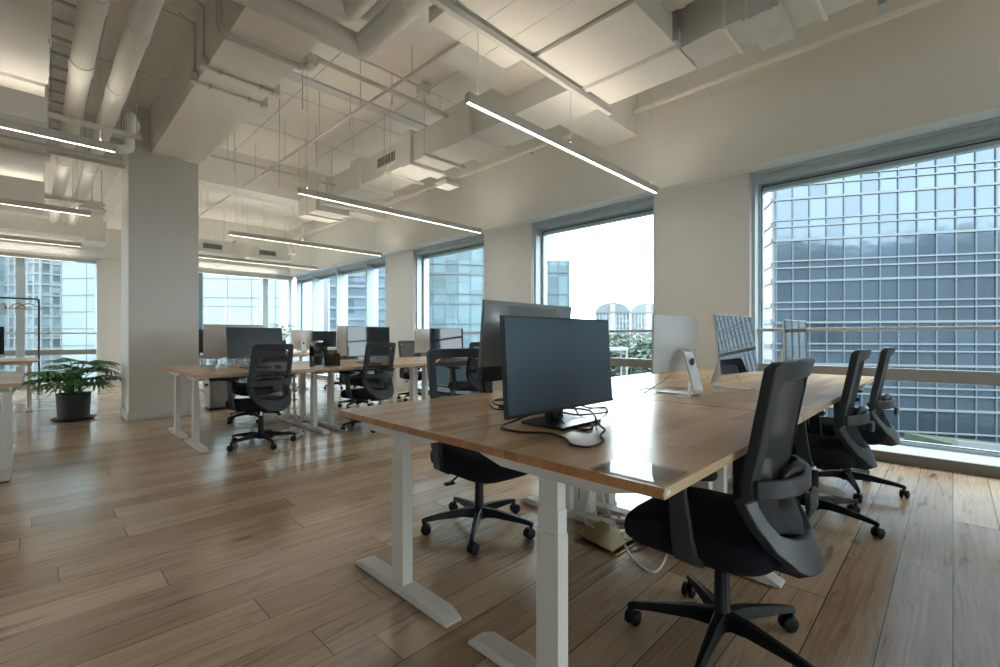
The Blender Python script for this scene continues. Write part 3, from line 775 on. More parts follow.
# ------------------------------------------------------------------ middle island small things
t0 = None
for k, (x, y) in enumerate(((1.36,6.08),(1.46,6.10),(1.56,6.09),(1.66,6.11),(1.77,6.09),(1.42,5.98),(1.60,5.97))):
    if t0 is None:
        t0 = MB().lathe([(.030,0),(.034,.004),(.038,.095),(.0355,.095),(.032,.012),(0,.010)], seg=20).build('glass_tumbler', M_clear, smooth=50); o = t0
    else: o = t0.copy(); COL.objects.link(o)
    o.location = (x, y, TH)
    tag(o, 'clear glass tumbler in the row below the beige-backed monitor', 'glass', 'glass tumblers on the middle island')
def holder(label, x, y, w, h, rz):
    t = thing('file_holder', label, 'holder', (x, y, TH), rz, 'smoked acrylic file holders')
    d = .10
    MB().box(-w/2, w/2, -d/2, d/2, 0, .004).build('holder_base', M_smoke, t)
    MB().box(-w/2, w/2, -d/2, -d/2+.004, .004, h*.62).build('front_plate', M_smoke, t)
    MB().box(-w/2, w/2, d/2-.004, d/2, .004, h).build('back_plate', M_smoke, t)
    MB().box(-w/2, -w/2+.004, -d/2+.004, d/2-.004, .004, h*.8).box(w/2-.004, w/2, -d/2+.004, d/2-.004, .004, h*.8).build('side_plate', M_smoke, t)
holder('taller smoked acrylic file holder on the middle island desk edge', 2.32, 5.23, .17, .30, .1)
holder('lower smoked acrylic file holder beside the taller one', 2.49, 5.22, .13, .19, -.1)
tag(MB().box(-.15,.15,-.10,.10,0,.012).build('white_tray', M_acryl, bevel=.004), 'clear flat tray lying before the tumblers', 'tray').location = (1.45, 5.6, TH)
t = thing('computer_mouse', 'small dark mouse on the middle desk by the dark monitor', 'mouse', (1.93, 5.40, TH), .2)
MB().surf(lambda u, v: (.03*math.sin(PI*v)*math.cos(2*PI*u), .055*math.sin(PI*v)*math.sin(2*PI*u), .017+.017*math.cos(PI*v)), 16, 8).build('mouse_shell', M_bez, t, smooth=60)
MB().box(-.003,.003,.01,.035,.031,.036).build('scroll_wheel', M_rail, t)
tag(MB().prism([(-.06,-.04),(.06,-.04),(.06,.04),(-.06,.04)], 'z', 0, .018).build('wooden_block', M_side, bevel=.003), 'small wooden block under the wide glossy black screen', 'block').location = (3.05, 5.2, TH)
# white cable spines hanging below the desk tops
def spine(label, x, y):
    t = thing('cable_spine', label, 'cable spine', (x, y, 0), 0, 'white cable spines under the middle desks')
    pts = spline([(0,0,.70),(0,.0,.45),(.01,0,.16),(.05,0,.07),(.09,0,.14),(.10,0,.42),(.10,.0,.66)], 6)
    MB().tube(pts, .016, 8).build('cable_bundle', M_cableW, t, smooth=60)
    for k in range(0, len(pts), 2):
        a = pts[k]; b = pts[min(k+1, len(pts)-1)] if k < len(pts)-1 else pts[k-1]
        d = (b-a).normalized()*.010
        if d.length < 1e-6: continue
        MB().tube([a-d*.9, a+d*.9], .030, 10).build('link', M_white, t, smooth=30)
spine('white looped cable spine hanging beside the paired legs of the middle island', 2.17, 5.56)
spine('white cable spine hanging near the far desk of the middle island', 3.95, 5.75)
cs = [[(1.70,5.2,.006),(1.85,5.15,.01),(2.0,5.08,.008),(2.1,5.2,.02),(2.05,5.35,.008),(1.9,5.3,.012),(1.95,5.15,.02),(2.08,5.1,.03),(2.15,5.3,.008)],
      [(1.9,5.45,.006),(2.05,5.5,.012),(2.2,5.42,.01),(2.1,5.3,.016),(1.98,5.38,.012),(2.05,5.48,.02)]]
for p, l in zip(cs, ['tangle of pale cable on the boards behind the first middle chair', 'pale cable coil on the boards by the paired middle legs']):
    cable('floor_cable', p, .008, M_cableW, l, group='pale cables on the boards under the middle island')
# litter bin
t = thing('waste_bin', 'brushed steel waste bin with black rims standing by the white column', 'bin', (1.99, 8.02, 0))
t.location = (2.0, 7.95, 0)
MB().box(-.165,.165,-.14,.14,.035,.44).build('bin_body', M_steel, t, bevel=.012)
MB().box(-.172,.172,-.147,.147,0,.04).build('base_rim', M_blackp, t, bevel=.006)
m = MB().box(-.17,.17,-.145,.145,.44,.475); m.build('top_rim', M_blackp, t, bevel=.008)
MB().box(-.2,-.165,-.02,.02,.36,.39).build('side_handle', M_blackp, t, bevel=.004)

# ------------------------------------------------------------------ plants
def leaf_strips(L, W, n=5):
    """deeply cut blade along +Y: a narrow web along the midrib and n fingers on each side; returns strips of (left, centre, right) rows"""
    st = []
    st.append([((-W*.16*(1-k/5)-.004, L*k/5), (0, L*k/5), (W*.16*(1-k/5)+.004, L*k/5)) for k in range(6)])
    for k in range(n):
        f = (k+.3)/n; y = L*.86*f; ln = W*(.55+.65*math.sin(PI*min(1, .25+.75*f)))*(.95 if k else .75)
        for sx in (-1, 1):
            ang = .30 + .75*f
            dx, dy = math.cos(ang)*sx, math.sin(ang)
            rows = []
            for q, wd in ((0,.036),(.35,.078),(.7,.072),(.9,.042),(1.0,.006)):
                cx, cy = dx*ln*q, y+dy*ln*q*.8+.012*q*q; w_ = wd*L*1.35
                rows.append(((cx-dy*w_*sx*.6, cy-w_*.8), (cx, cy), (cx+dy*w_*sx*.2, cy+w_*.8)))
            st.append(rows)
    return st
def philodendron(label, x, y):
    t = thing('potted_philodendron', label, 'plant', (x, y, 0))
    MB().lathe([(0,.022),(.150,.022),(.160,.03),(.176,.34),(.180,.352),(.166,.352),(.160,.335),(0,.33)], seg=40).build('pot', M_pot, t, smooth=35)
    MB().lathe([(0,0),(.20,0),(.225,.022),(.23,.03),(.222,.03),(.20,.014),(0,.012)], seg=40).build('saucer', M_pot, t, smooth=35)
    MB().lathe([(0,.345),(.12,.342),(.163,.332),(.163,.31),(0,.31)], seg=24).build('soil', M_soil, t, smooth=60)
    rnd = random.Random(4)
    for k in range(34):
        az = 2*PI*k/34*2.4 + rnd.uniform(-.3,.3); lev = k/34
        reach = rnd.uniform(.10,.32)*(1-.5*lev)+.03; hh = .45 + .27*lev + rnd.uniform(-.05,.07)
        d = Vector((math.cos(az), math.sin(az), 0))
        base = d*.06 + Vector((0,0,.34)); mid = d*reach*.5 + Vector((0,0,hh*.85)); end = d*reach + Vector((0,0,hh))
        st = MB().tube(spline([base, mid, end], 6), [.007]*7+[.005]*6, 6)
        L = rnd.uniform(.24,.34); W = L*.62
        droop = rnd.uniform(.25,1.0)*(1.2-.9*lev)
        def place(p):
            s = p[1]/L
            a = -.25 + droop*s
            along = d*(p[1]*math.cos(a*.6)) + Vector((0,0,-p[1]*math.sin(a*.75)+.03*math.sin(PI*s)))
            side = Vector((-d.y, d.x, 0))*p[0]
            return end + along + side + Vector((0,0,-abs(p[0])*.28))
        b = MB()
        for rows in leaf_strips(L, W):
            vs = [place(p) for r_ in rows for p in r_]; fs = []
            for i in range(len(rows)-1):
                fs += [(i*3, i*3+1, i*3+4, i*3+3), (i*3+1, i*3+2, i*3+5, i*3+4)]
            b.add(vs, fs)
        lo = b.build('leaf', M_leaf, t, fix=False)
        so = lo.modifiers.new('thick', 'SOLIDIFY'); so.thickness = .0012
        st.build('leaf_stalk', M_leaf, lo, smooth=60)
philodendron('potted green philodendron in a dark grey pot and saucer on the oak floor', .38, 8.30)
t = thing('potted_plant', 'small bright green plant in a white pot on the far island', 'plant', (3.90, 10.62, TH))
MB().lathe([(0,0),(.06,0),(.075,.13),(.068,.13),(.06,.115),(0,.11)], seg=24).build('pot', M_white, t, smooth=35)
rnd = random.Random(9)
for k in range(16):
    az = k*2.4; d = Vector((math.cos(az), math.sin(az), 0)); r = rnd.uniform(.06,.22); h = rnd.uniform(.30,.62)
    st = MB().tube(spline([d*.02+Vector((0,0,.10)), d*r*.5+Vector((0,0,h*.7)), d*r+Vector((0,0,h))], 5), .004, 5)
    side = Vector((-d.y, d.x, 0)); e = d*r+Vector((0,0,h)); L = .15
    P = [e, e+d*L*.35+side*.055+Vector((0,0,.05)), e+d*L+Vector((0,0,.045)), e+d*L*.35-side*.055+Vector((0,0,.05)), e+d*L*.4+Vector((0,0,.035))]
    lo = MB().add(P, [(0,1,4),(1,2,4),(2,3,4),(3,0,4)]).build('leaf', M_leaf2, t, fix=False)
    lo.modifiers.new('thick', 'SOLIDIFY').thickness = .001
    st.build('leaf_stalk', M_leaf2, lo)

# ------------------------------------------------------------------ clothes rail by the far windows
t = thing('clothes_rail', 'black tube clothes rail standing before the far windows', 'clothes rail', (-1.0, 12.3, 0))
m = MB().tube([(1.08,0,.03),(1.08,0,1.78),(1.06,0,1.80),(-1.06,0,1.80),(-1.08,0,1.78),(-1.08,0,.03)], .016, 10); m.build('rail_frame', M_frame, t, smooth=50)
for s in (-1.08, 1.08): MB().tube([(s,-.25,.03),(s,.25,.03)], .016, 10).build('rail_foot', M_frame, t, smooth=50)
h0 = None
M_hang = mat('hanger_wood', (.34,.20,.11), .5)
for k in range(9):
    if h0 is None:
        h0 = thing('coat_hanger', 'x', 'hanger')
        MB().tube(spline([(0,0,.02),(.012,0,-.0),(.02,0,-.02),(.0,0,-.05),(0,0,-.09)],4)[0:], .003, 6).build('hook', M_rod, h0, smooth=60)
        MB().tube([(-.20,0,-.19),(-.09,0,-.115),(0,0,-.085),(.09,0,-.115),(.20,0,-.19),(-.20,0,-.19)], .009, 8).build('hanger_bar', M_hang, h0, smooth=50)
        o = h0
    else: o = dup(h0)
    o.location = (-.05 - k*.14 - (.05 if k % 3 == 2 else 0), 12.3, 1.80-.002); o.rotation_euler = (0,0,.5 + (k % 4)*.45)
    tag(o, 'empty wooden coat hanger on the black clothes rail', 'hanger', 'coat hangers on the clothes rail')

# ------------------------------------------------------------------ linear pendants
def pendant(label, x0, x1, y, zb=2.68, group=None, wires=None, up=True):
    t = thing('linear_pendant', label, 'pendant light', ((x0+x1)/2, y, zb), 0, group)
    L = (x1-x0)/2; w = .024; h = .066
    b = MB()
    b.box(-L, L, -w, -w+.004, 0, h); b.box(-L, L, w-.004, w, 0, h); b.box(-L, -L+.004, -w+.004, w-.004, 0, h); b.box(L-.004, L, -w+.004, w-.004, 0, h); b.box(-L+.004, L-.004, -w+.004, w-.004, .02, .05)
    b.build('housing', M_lampb, t)
    MB().box(-L+.006, L-.006, -.014, .014, .0082, .016).build('diffuser', M_tube, t)
    MB().box(-L+.004, L-.004, -w+.004, -.0145, .0, .012).box(-L+.004, L-.004, .0145, w-.004, .0, .012).build('bottom_lip', M_lampb, t)
    if up: MB().box(-L+.03, L-.03, -w+.007, w-.007, .052, .060).build('uplight_strip', M_up, t)
    if wires: wires = [q - (x0+x1)/2 for q in wires]
    for i, x in enumerate(wires or (-L+.10, -L*.15, L-.12)):
        top = ZC - zb
        wr = MB().tube([(x, 0, h*.7), (x, 0, top)], .0022, 5).build('suspension_wire', M_rod, t)
        MB().lathe([(.004,h),(.006,h),(.006,h+.02),(.003,h+.025)], (x,0,0), 8).build('wire_gripper', M_rod, wr)
    return t
g = 'linear pendants over the window side'
pendant('linear pendant light nearest, glowing end to end before the first window pier', 2.06, 4.84, 2.34, group=g)
pendant('linear pendant light second from us over the window side', 2.06, 4.82, 5.16, group=g)
pendant('linear pendant light third from us over the window side', 2.14, 4.82, 8.03, group=g)
pendant('linear pendant light fourth from us over the window side, near the far windows', 2.1, 4.74, 10.75, group=g)
pendant('linear pendant light furthest over the window side, against the far window', 2.1, 4.78, 13.35, group=g)
pendant('added unseen linear pendant behind the viewpoint, lighting the foreground', 1.8, 4.6, -1.0, group=g)  # unseen lamp added behind the camera to light the foreground
g = 'linear pendants over the plant side'
pendant('linear pendant light under the lagged pipes, nearest on the plant side', -2.3, .50, 5.13, group=g, wires=(-2.27, .40))
pendant('linear pendant light second on the plant side, under the rack of pipes', -2.3, .535, 8.08, group=g, wires=(-2.27, .40))
pendant('linear pendant light third on the plant side', -2.3, .60, 11.0, group=g, wires=(-2.2, .40))
pendant('linear pendant light furthest on the plant side, before the far window', -2.3, .66, 13.3, group=g, wires=(-2.2, .40))

# ------------------------------------------------------------------ services under the slab
def rods(spots, z0, label, group, r=.004):
    o = None
    for (x, y, zt) in spots:
        o = MB().tube([(x, y, zt), (x, y, z0)], r, 6).build('hanger_rod', M_rod)
        tag(o, label, 'rod', group)
# channel above the nearest pendant
t = thing('strut_channel', 'long steel strut channel hung above the nearest pendant light', 'channel', (0, 0, 0))
m = MB().box(1.15, 3.84, 2.30, 2.304, 3.20, 3.245).box(1.15, 3.84, 2.336, 2.340, 3.20, 3.245).box(1.15, 3.84, 2.304, 2.336, 3.20, 3.204)
m.build('channel', M_thin, t)
for x in (1.75, 2.7, 3.65): MB().tube([(x,2.32,3.204),(x,2.32,3.27 if x > 1.9 else 4.12)], .004, 6).build('drop_rod', M_rod, t)
# big air handling box over the near desks
t = thing('air_unit', 'large white air handling box hung above the near desks', 'air unit', (0,0,0))
MB().box(1.93, 2.70, -1.6, 2.60, 3.275, 3.62).build('flat_panel', M_board, t, bevel=.004)
for x_ in (2.19, 2.45): MB().box(x_-.002, x_+.002, -1.6, 2.59, 3.2735, 3.2755).build('panel_joint', M_galv, t)
MB().box(2.745, 3.36, 1.47, 2.42, 3.27, 3.70).build('access_panel', M_board, t, bevel=.004)
MB().box(2.70, 2.745, 1.2, 2.44, 3.30, 3.6).build('joint_strip', M_galv, t)
MB().prism([(3.36,3.275),(3.375,3.245),(3.425,3.245),(3.44,3.275),(3.44,3.4),(3.36,3.4)], 'y', 1.46, 2.40).build('ridge', M_duct, t, bevel=.003)
MB().box(3.44, 3.80, 1.48, 2.30, 3.275, 3.70).build('side_panel', M_board, t, bevel=.004)
m = MB().lathe([(.0,0),(.12,0),(.12,-.06),(.128,-.07),(.128,-.10),(.12,-.11),(.12,-.20),(.135,-.205),(.135,-.26),(.0,-.26)], (3.20,1.47,3.56), 28, axis='y')
m.build('round_spigot', M_duct, t, smooth=40)
MB().box(3.30, 3.33, 1.44, 1.47, 3.27, 3.5).build('bracket', M_galv, t)
rods([(1.98,2.5,3.62),(2.65,-.5,3.62),(3.7,1.6,3.7),(2.9,2.38,3.7)], ZC, 'thin steel rod carrying the air handling box', 'hanger rods of the air unit')
# foil wrapped branch duct along the window wall
t = thing('wrapped_duct', 'white foil-wrapped duct along the top of the window wall', 'duct', (0,0,0))
def wrapped(m, x0, x1, y0, y1, z0, z1, seed):
    r = random.Random(seed); n = 14
    ring = []
    for (a, b) in ((x0,z0),(x1,z0),(x1,z1),(x0,z1)): ring.append((a,b))
    vs = []; fs = []; seg = 6; per = []
    for i in range(4):
        p, q = ring[i], ring[(i+1) % 4]
        for k in range(seg): per.append((p[0]+(q[0]-p[0])*k/seg, p[1]+(q[1]-p[1])*k/seg))
    N = len(per)
    for j in range(n+1):
        y = y0+(y1-y0)*j/n
        for (a, b) in per: vs.append((a+r.uniform(-.007,.007), y, b+r.uniform(-.008,.008)))
    for j in range(n):
        for i in range(N):
            k = (i+1) % N; fs.append((j*N+i, j*N+k, (j+1)*N+k, (j+1)*N+i))
    fs += [list(range(N))[::-1], [n*N+i for i in range(N)]]
    m.add(vs, fs); return m
wrapped(MB(), 3.42, 3.80, -2.2, 1.47, 3.28, 3.60, 1).build('duct_run', M_wrap, t, smooth=20)
wrapped(MB(), 3.38, 3.84, .80, 1.02, 3.24, 3.64, 2).build('wrapped_joint', M_wrap, t, smooth=20)
for y in (1.15, .62, .1): MB().box(3.405, 3.815, y-.012, y+.012, 3.262, 3.615).build('tape_band', M_pipe, t)
rods([(3.61,.6,3.6),(3.61,-.4,3.6)], ZC, 'thin steel rod carrying the foil-wrapped duct', 'hanger rods of the wrapped duct')
tag(MB().box(3.80, 3.87, .30, .345, 3.22, 3.42).box(3.80,3.81,.30,.345,3.42,4.12).build('duct_bracket', M_galv), 'short slotted steel bracket on the side of the foil-wrapped duct', 'bracket')
# main supply duct with stepped insulated joints
t = thing('air_duct', 'long white insulated supply duct with stepped joints and a side grille', 'duct', (0,0,0))
MB().box(3.37, 3.86, 2.42, 7.6, 3.31, 3.66).build('duct_run', M_duct, t, bevel=.006)
MB().box(3.33, 3.92, 7.6, 8.34, 3.22, 3.54).build('duct_end', M_duct, t, bevel=.006)
for (a, b, e) in ((3.25,3.62,.022),(3.75,4.20,.045),(4.86,5.06,.045),(6.15,6.40,.045),(7.25,7.42,.04)):
    m = MB().box(3.37-e, 3.86+e, a, b, 3.31-e, 3.66+e)
    m.build('joint_sleeve', M_duct, t, bevel=.006)
gr = MB().box(3.352, 3.372, 5.22, 5.72, 3.40, 3.58); go = gr.build('side_grille', M_duct, t, bevel=.002)
m = MB()
for k in range(12): m.box(3.349, 3.356, 5.25+k*.037, 5.25+k*.037+.024, 3.43, 3.55)
m.build('grille_slot', M_slot, go)
for y in (4.55, 5.45, 7.0, 7.95):
    z0 = 3.31 if y < 7.6 else 3.22
    MB().box(3.30, 3.95, y-.02, y+.02, z0-.03, z0-.001).build('support_channel', M_thin, t)
sp = []
for y in (4.55, 5.45, 7.0, 7.95): sp += [(3.315, y, 3.28 if y < 7.6 else 3.19), (3.94, y, 3.28 if y < 7.6 else 3.19)]
rods(sp, ZC, 'thin steel rod holding the stepped supply duct', 'hanger rods of the supply duct')
# cross duct before the far windows, two grilles
t = thing('air_duct', 'short cross duct with two dark grilles before the far windows', 'duct', (0,0,0))
MB().box(2.0, 4.75, 12.3, 12.85, 3.05, 3.345).build('duct_run', M_duct, t, bevel=.006)
MB().box(3.42, 3.62, 12.27, 12.88, 2.97, 3.42).build('joint_sleeve', M_duct, t, bevel=.006)
for x0 in (2.74, 3.95):
    go = MB().box(x0, x0+.40, 12.285, 12.31, 3.13, 3.26).build('face_grille', M_galv, t)
    m = MB()
    for k in range(8): m.box(x0+.02+k*.046, x0+.02+k*.046+.034, 12.279, 12.29, 3.145, 3.245)
    m.build('grille_slot', M_slot, go)
rods([(2.3,12.4,3.345),(3.2,12.4,3.345),(4.1,12.4,3.345),(4.6,12.4,3.345)], ZC, 'thin steel rod holding the cross duct at the far windows', 'hanger rods of the cross duct')
# two lagged pipes turning a corner near the beam
def lagged(name, pts, r, label, collars, group):
    t = thing(name, label, 'pipe', (0,0,0), 0, group)
    P = []
    for i, p in enumerate(pts):
        if 0 < i < len(pts)-1:
            a = Vector(pts[i-1]); b = Vector(p); c = Vector(pts[i+1]); k = r*.55
            u = (a-b).normalized()*k; v = (c-b).normalized()*k
            P += [b+u, b+u*.3+v*.3, b+v]
        else: P.append(Vector(p))
    MB().tube(P, r, 24).build('pipe_run', M_pipe, t, smooth=50)
    for (p, d) in collars:
        p = Vector(p); d = Vector(d).normalized()*.10
        MB().tube([p-d, p+d], r+.006, 24).build('collar', M_pipe, t, smooth=50)
    return t
lagged('insulated_pipe', [(.80,3.36,ZC-.01),(.80,3.36,3.40),(1.83,3.36,3.40),(1.83,-1.5,3.40)], .085, 'outer white lagged pipe turning a corner under the slab', [((1.83,2.75,3.4),(0,1,0)),((1.83,2.42,3.4),(0,1,0))], 'lagged pipes at the corner')
lagged('insulated_pipe', [(.55,3.06,ZC-.01),(.55,3.06,3.42),(1.57,3.06,3.42),(1.57,-1.5,3.42)], .085, 'inner white lagged pipe turning a corner under the slab', [], 'lagged pipes at the corner')
lagged('insulated_pipe', [(.275,-2.5,3.28),(.275,13.3,3.28)], .072, 'straight white lagged pipe of the pair over the plant side, further from the column', [((.275,y,3.28),(0,1,0)) for y in (3.95,5.0,6.7,7.9)], 'lagged pipe pair over the plant side')
lagged('insulated_pipe', [(.525,-2.5,3.28),(.525,13.3,3.28)], .072, 'straight white lagged pipe of the pair over the plant side, closer to the column', [((.525,y,3.28),(0,1,0)) for y in (4.15,5.3,6.9,8.0)], 'lagged pipe pair over the plant side')
lagged('insulated_pipe', [(.60,6.9,3.44),(.80,6.9,3.44),(.80,6.45,3.44),(.72,6.2,3.44),(.72,6.2,3.08),(.62,6.2,3.05)], .042, 'small lagged pipe bent like a hook beside the pipe pair', [], None)
# trapeze bars under the pipe pair
for (y, l) in ((6.05, 'white trapeze bar under the lagged pipe pair, closest to us'), (7.25, 'white trapeze bar under the lagged pipe pair, in front of the second pendant'), (9.6, 'white trapeze bar under the lagged pipe pair, beyond the cross beam')):
    t = thing('trapeze_bar', l, 'bar', (0,0,0), 0, 'trapeze bars of the pipe pair')
    x0 = -1.9 if y < 7 else .0
    MB().box(x0, .80, y-.022, y+.022, 3.155, 3.20).build('channel', M_thin, t, bevel=.002)
    for x in ((-1.5, .12, .76) if y < 7 else (.04, .43, .76)): MB().tube([(x,y,3.16),(x,y,ZC)], .005, 6).build('drop_rod', M_rod, t)
tag(MB().tube([(-2.5,6.5,3.02),(.72,6.5,3.02)], .014, 8).build('conduit', M_thin, smooth=60), 'thin conduit crossing below the lagged pipe pair', 'conduit')
rods([(-1.2,6.5,3.02),(.1,6.5,3.02),(.70,6.5,3.02)], ZC, 'thin steel rod holding the low conduit', 'hanger rods of the low conduit')
# ducts over the plant side
t = thing('wrapped_duct', 'creased foil-wrapped duct over the plant side, nearest piece', 'duct', (0,0,0))
wrapped(MB(), -2.2, .085, 3.7, 5.2, 3.13, 3.55, 5).build('duct_run', M_wrap, t, smooth=20)
MB().box(-2.25, .135, 3.45, 3.75, 3.10, 3.6).build('joint_sleeve', M_duct, t, bevel=.006)
MB().box(-2.22, .07, 5.2, 5.42, 3.10, 3.52).build('end_collar', M_duct, t, bevel=.006)
t = thing('wrapped_duct', 'flat white duct over the plant side between the first two pendants', 'duct', (0,0,0))
MB().box(-2.2, .10, 5.9, 8.2, 3.05, 3.45).build('duct_run', M_wrap, t, bevel=.01)
MB().box(-2.25, .135, 6.9, 7.1, 3.02, 3.48).build('joint_sleeve', M_duct, t, bevel=.006)
t = thing('wrapped_duct', 'white duct over the plant side before the far windows', 'duct', (0,0,0))
MB().box(-2.6, .12, 9.3, 10.2, 3.0, 3.35).build('duct_run', M_duct, t, bevel=.01)
MB().box(-2.6, 1.0, 12.0, 12.5, 3.02, 3.3).build('cross_run', M_duct, t, bevel=.01)
MB().box(.70, 1.02, 11.9, 12.6, 2.95, 3.36).build('joint_sleeve', M_duct, t, bevel=.006)
rods([(-.9,4.3,3.55),(-.02,4.9,3.5),(.08,4.4,3.1),(-.9,7.4,3.45),(-.1,6.4,3.45),(-1,9.7,3.35),(-.4,12.2,3.3)], ZC, 'thin steel rod holding the white ducts over the plant side', 'hanger rods over the plant side')
# cable tray between pipes and duct
t = thing('cable_tray', 'galvanised cable ladder running beside the lagged pipe pair', 'cable tray', (0,0,0))
MB().box(.10, .112, 2.0, 8.2, 3.62, 3.68).box(.40, .412, 2.0, 8.2, 3.62, 3.68).build('side_rail', M_galv, t)
for k in range(20): MB().box(.112, .40, 2.1+k*.3, 2.13+k*.3, 3.625, 3.64).build('rung', M_galv, t)
tag(MB().tube([(.43,1.0,3.85),(.43,8.2,3.85)], .018, 8).build('conduit', M_thin, smooth=60), 'thin conduit above and between the lagged pipe pair', 'conduit')
# conduits strapped to the long beam
t = thing('conduit', 'white conduit stepping down under the long beam and on to the supply duct', 'conduit', (0,0,0))
MB().tube([(-.4,4.12,3.82),(.93,4.12,3.82),(1.0,4.12,3.79),(1.03,4.12,3.72),(1.03,4.12,3.56),(1.06,4.12,3.50),(1.12,4.12,3.49),(1.66,4.12,3.49),(1.72,4.12,3.50),(1.74,4.12,3.56),(1.78,4.12,3.62),(3.40,4.12,3.62)], .024, 12).build('tube', M_thin, t, smooth=50)
for x in (1.10, 1.67, 1.82): MB().tube([(x-.02,4.12,3.49 if x < 1.7 else 3.62),(x+.02,4.12,3.49 if x < 1.7 else 3.62)], .030, 12).build('coupling', M_thin, t, smooth=50)
MB().box(1.70,1.80,4.07,4.20,3.53,3.63).build('junction_box', M_thin, t, bevel=.004)
for (y, r, l) in ((4.78,.012,'slim conduit wrapping under the long beam, closer to us'), (5.12,.012,'slim conduit wrapping under the long beam, further away')):
    t = thing('conduit', l, 'conduit', (0,0,0), 0, 'slim conduits wrapping the long beam')
    MB().tube([(.95,y,4.1),(1.075,y,4.05),(1.075,y,3.60),(1.075,y,3.515),(1.69,y,3.515)], r, 8).build('tube', M_thin, t, smooth=50)
    MB().box(1.04,1.098,y-.035,y+.035,3.50,3.60).build('junction_box', M_thin, t, bevel=.004)
    MB().box(1.662,1.72,y-.035,y+.035,3.49,3.60).build('junction_box', M_thin, t, bevel=.004)
    for x in (1.2, 1.55): MB().box(x-.012,x+.012,y-.022,y+.022,3.50,3.53).build('strap', M_rod, t)
tag(MB().tube([(2.45,3.1,3.50),(2.45,2.8,3.5),(2.45,2.75,3.5)], .012, 8).tube([(2.45,2.6,3.5),(2.45,13.4,3.66)], .015, 8).build('sprinkler_pipe', M_thin, smooth=60), 'thin white sprinkler pipe running away under the slab', 'pipe')
rods([(2.45,y,3.50+(y-2.6)*.0148) for y in (3.55,4.5,5.5,6.6,7.8,9.2,10.6)], ZC, 'thin steel rod holding the sprinkler pipe', 'hanger rods of the sprinkler pipe')
tag(MB().tube([(1.66,7.0,3.50),(3.40,7.0,3.50)], .018, 8).build('sprinkler_pipe', M_thin, smooth=60), 'thin white cross pipe from the column beam to the supply duct', 'pipe')
rods([(1.85,7.0,3.5),(2.9,7.0,3.5)], ZC, 'thin steel rod holding the cross pipe by the column', 'hanger rods of the cross pipe')
t = thing('sprinkler_pipe', 'white sprinkler pipe running the length of the window wall', 'pipe', (0,0,0))
MB().tube([(5.05,-3.9,3.79),(5.05,13.5,3.79)], .032, 10).build('tube', M_pipe, t, smooth=50)
for y in (-.6, 1.9, 4.4, 6.9, 9.4, 11.9): MB().box(5.05,5.15,y-.012,y+.012,3.775,3.805).build('bracket', M_rod, t)
t = thing('detector_box', 'small white box on the slab with a dangling cable', 'detector', (3.27, 4.5, 3.98))
MB().box(-.06,.06,-.06,.06,0,.11).build('box', M_trim, t, bevel=.006)
MB().tube(spline([(.0,0,0),(.03,0,-.10),(.13,0,-.17),(.25,.02,-.13),(.27,.03,.0),(.27,.03,.10)],6), .005, 6).build('cable', M_thin, t, smooth=60)
tag(MB().tube([(1.7,4.52,4.06),(3.22,4.5,4.06)], .014, 8).build('conduit', M_thin, smooth=60), 'thin conduit on the slab leading to the small white box', 'conduit')
t = thing('wireless_access_point', 'square white access point hung on a rod beside the supply duct', 'access point', (4.10, 5.08, 3.20))
MB().prism([(-.12,-.12),(.12,-.12),(.12,.12),(-.12,.12)], 'z', 0, .07).build('housing', M_trim, t, bevel=.01)
vs = [(-.12,-.12,.07),(.12,-.12,.07),(.12,.12,.07),(-.12,.12,.07),(-.02,-.02,.17),(.02,-.02,.17),(.02,.02,.17),(-.02,.02,.17)]
MB().add(vs, [(0,1,5,4),(1,2,6,5),(2,3,7,6),(3,0,4,7),(4,5,6,7)]).build('cone_cap', M_duct, t)
MB().tube([(0,0,.17),(0,0,ZC-3.20)], .012, 8).build('drop_rod', M_thin, t)
t = thing('pendant_speaker', 'small conical speaker hung on a rod near the far windows', 'speaker', (4.08, 10.55, 2.94))
MB().lathe([(0,0),(.075,0),(.08,.02),(.04,.09),(.025,.16),(0,.16)], seg=20).build('housing', M_duct, t, smooth=40)
MB().tube([(0,0,.16),(0,0,ZC-2.94)], .012, 8).build('drop_rod', M_thin, t)
t = thing('air_diffuser', 'white square air diffuser hung beside the column on the plant side', 'diffuser', (.62, 9.2, 2.98))
vs = [(-.16,-.16,0),(.16,-.16,0),(.16,.16,0),(-.16,.16,0),(-.05,-.05,.12),(.05,-.05,.12),(.05,.05,.12),(-.05,.05,.12)]
MB().add(vs, [(0,1,5,4),(1,2,6,5),(2,3,7,6),(3,0,4,7),(4,5,6,7),(3,2,1,0)]).build('housing', M_trim, t)
MB().tube([(0,0,.12),(0,0,ZC-2.98)], .012, 8).build('drop_rod', M_thin, t)
# loose rods waiting in the slab
for i, (x, y, L) in enumerate(((2.0,4.9,.62),(2.2,6.1,.55),(2.75,5.3,.5),(2.85,6.5,.6),(3.1,5.9,.45),(2.1,7.6,.6),(2.7,7.5,.7),(3.05,7.6,.5),(2.2,10.0,.7),(3.0,10.3,.6),(3.6,10.9,.6),(2.9,4.6,.35))):
    o = MB().tube([(x,y,ZC),(x,y,ZC-L)], .005, 6).build('threaded_rod', M_rod)
    tag(o, 'bare threaded rod hanging loose from the white slab', 'rod', 'loose threaded rods')

# ------------------------------------------------------------------ outside
GZ = -9.4
M_ground = mat('asphalt', (0.072,0.076,0.079), .85, noise=.2, nscale=.3)
M_lawn = mat('lawn', (.036,.050,.032), .9, noise=.4, nscale=1.2)
M_conc = mat('pale_concrete', (0.122,0.137,0.144), .8, noise=.08, nscale=.8)
struct(MB().box(6.5, 420, -260, 260, GZ-.5, GZ).box(-160, 6.5, 15, 260, GZ-.5, GZ).build('ground', M_ground))
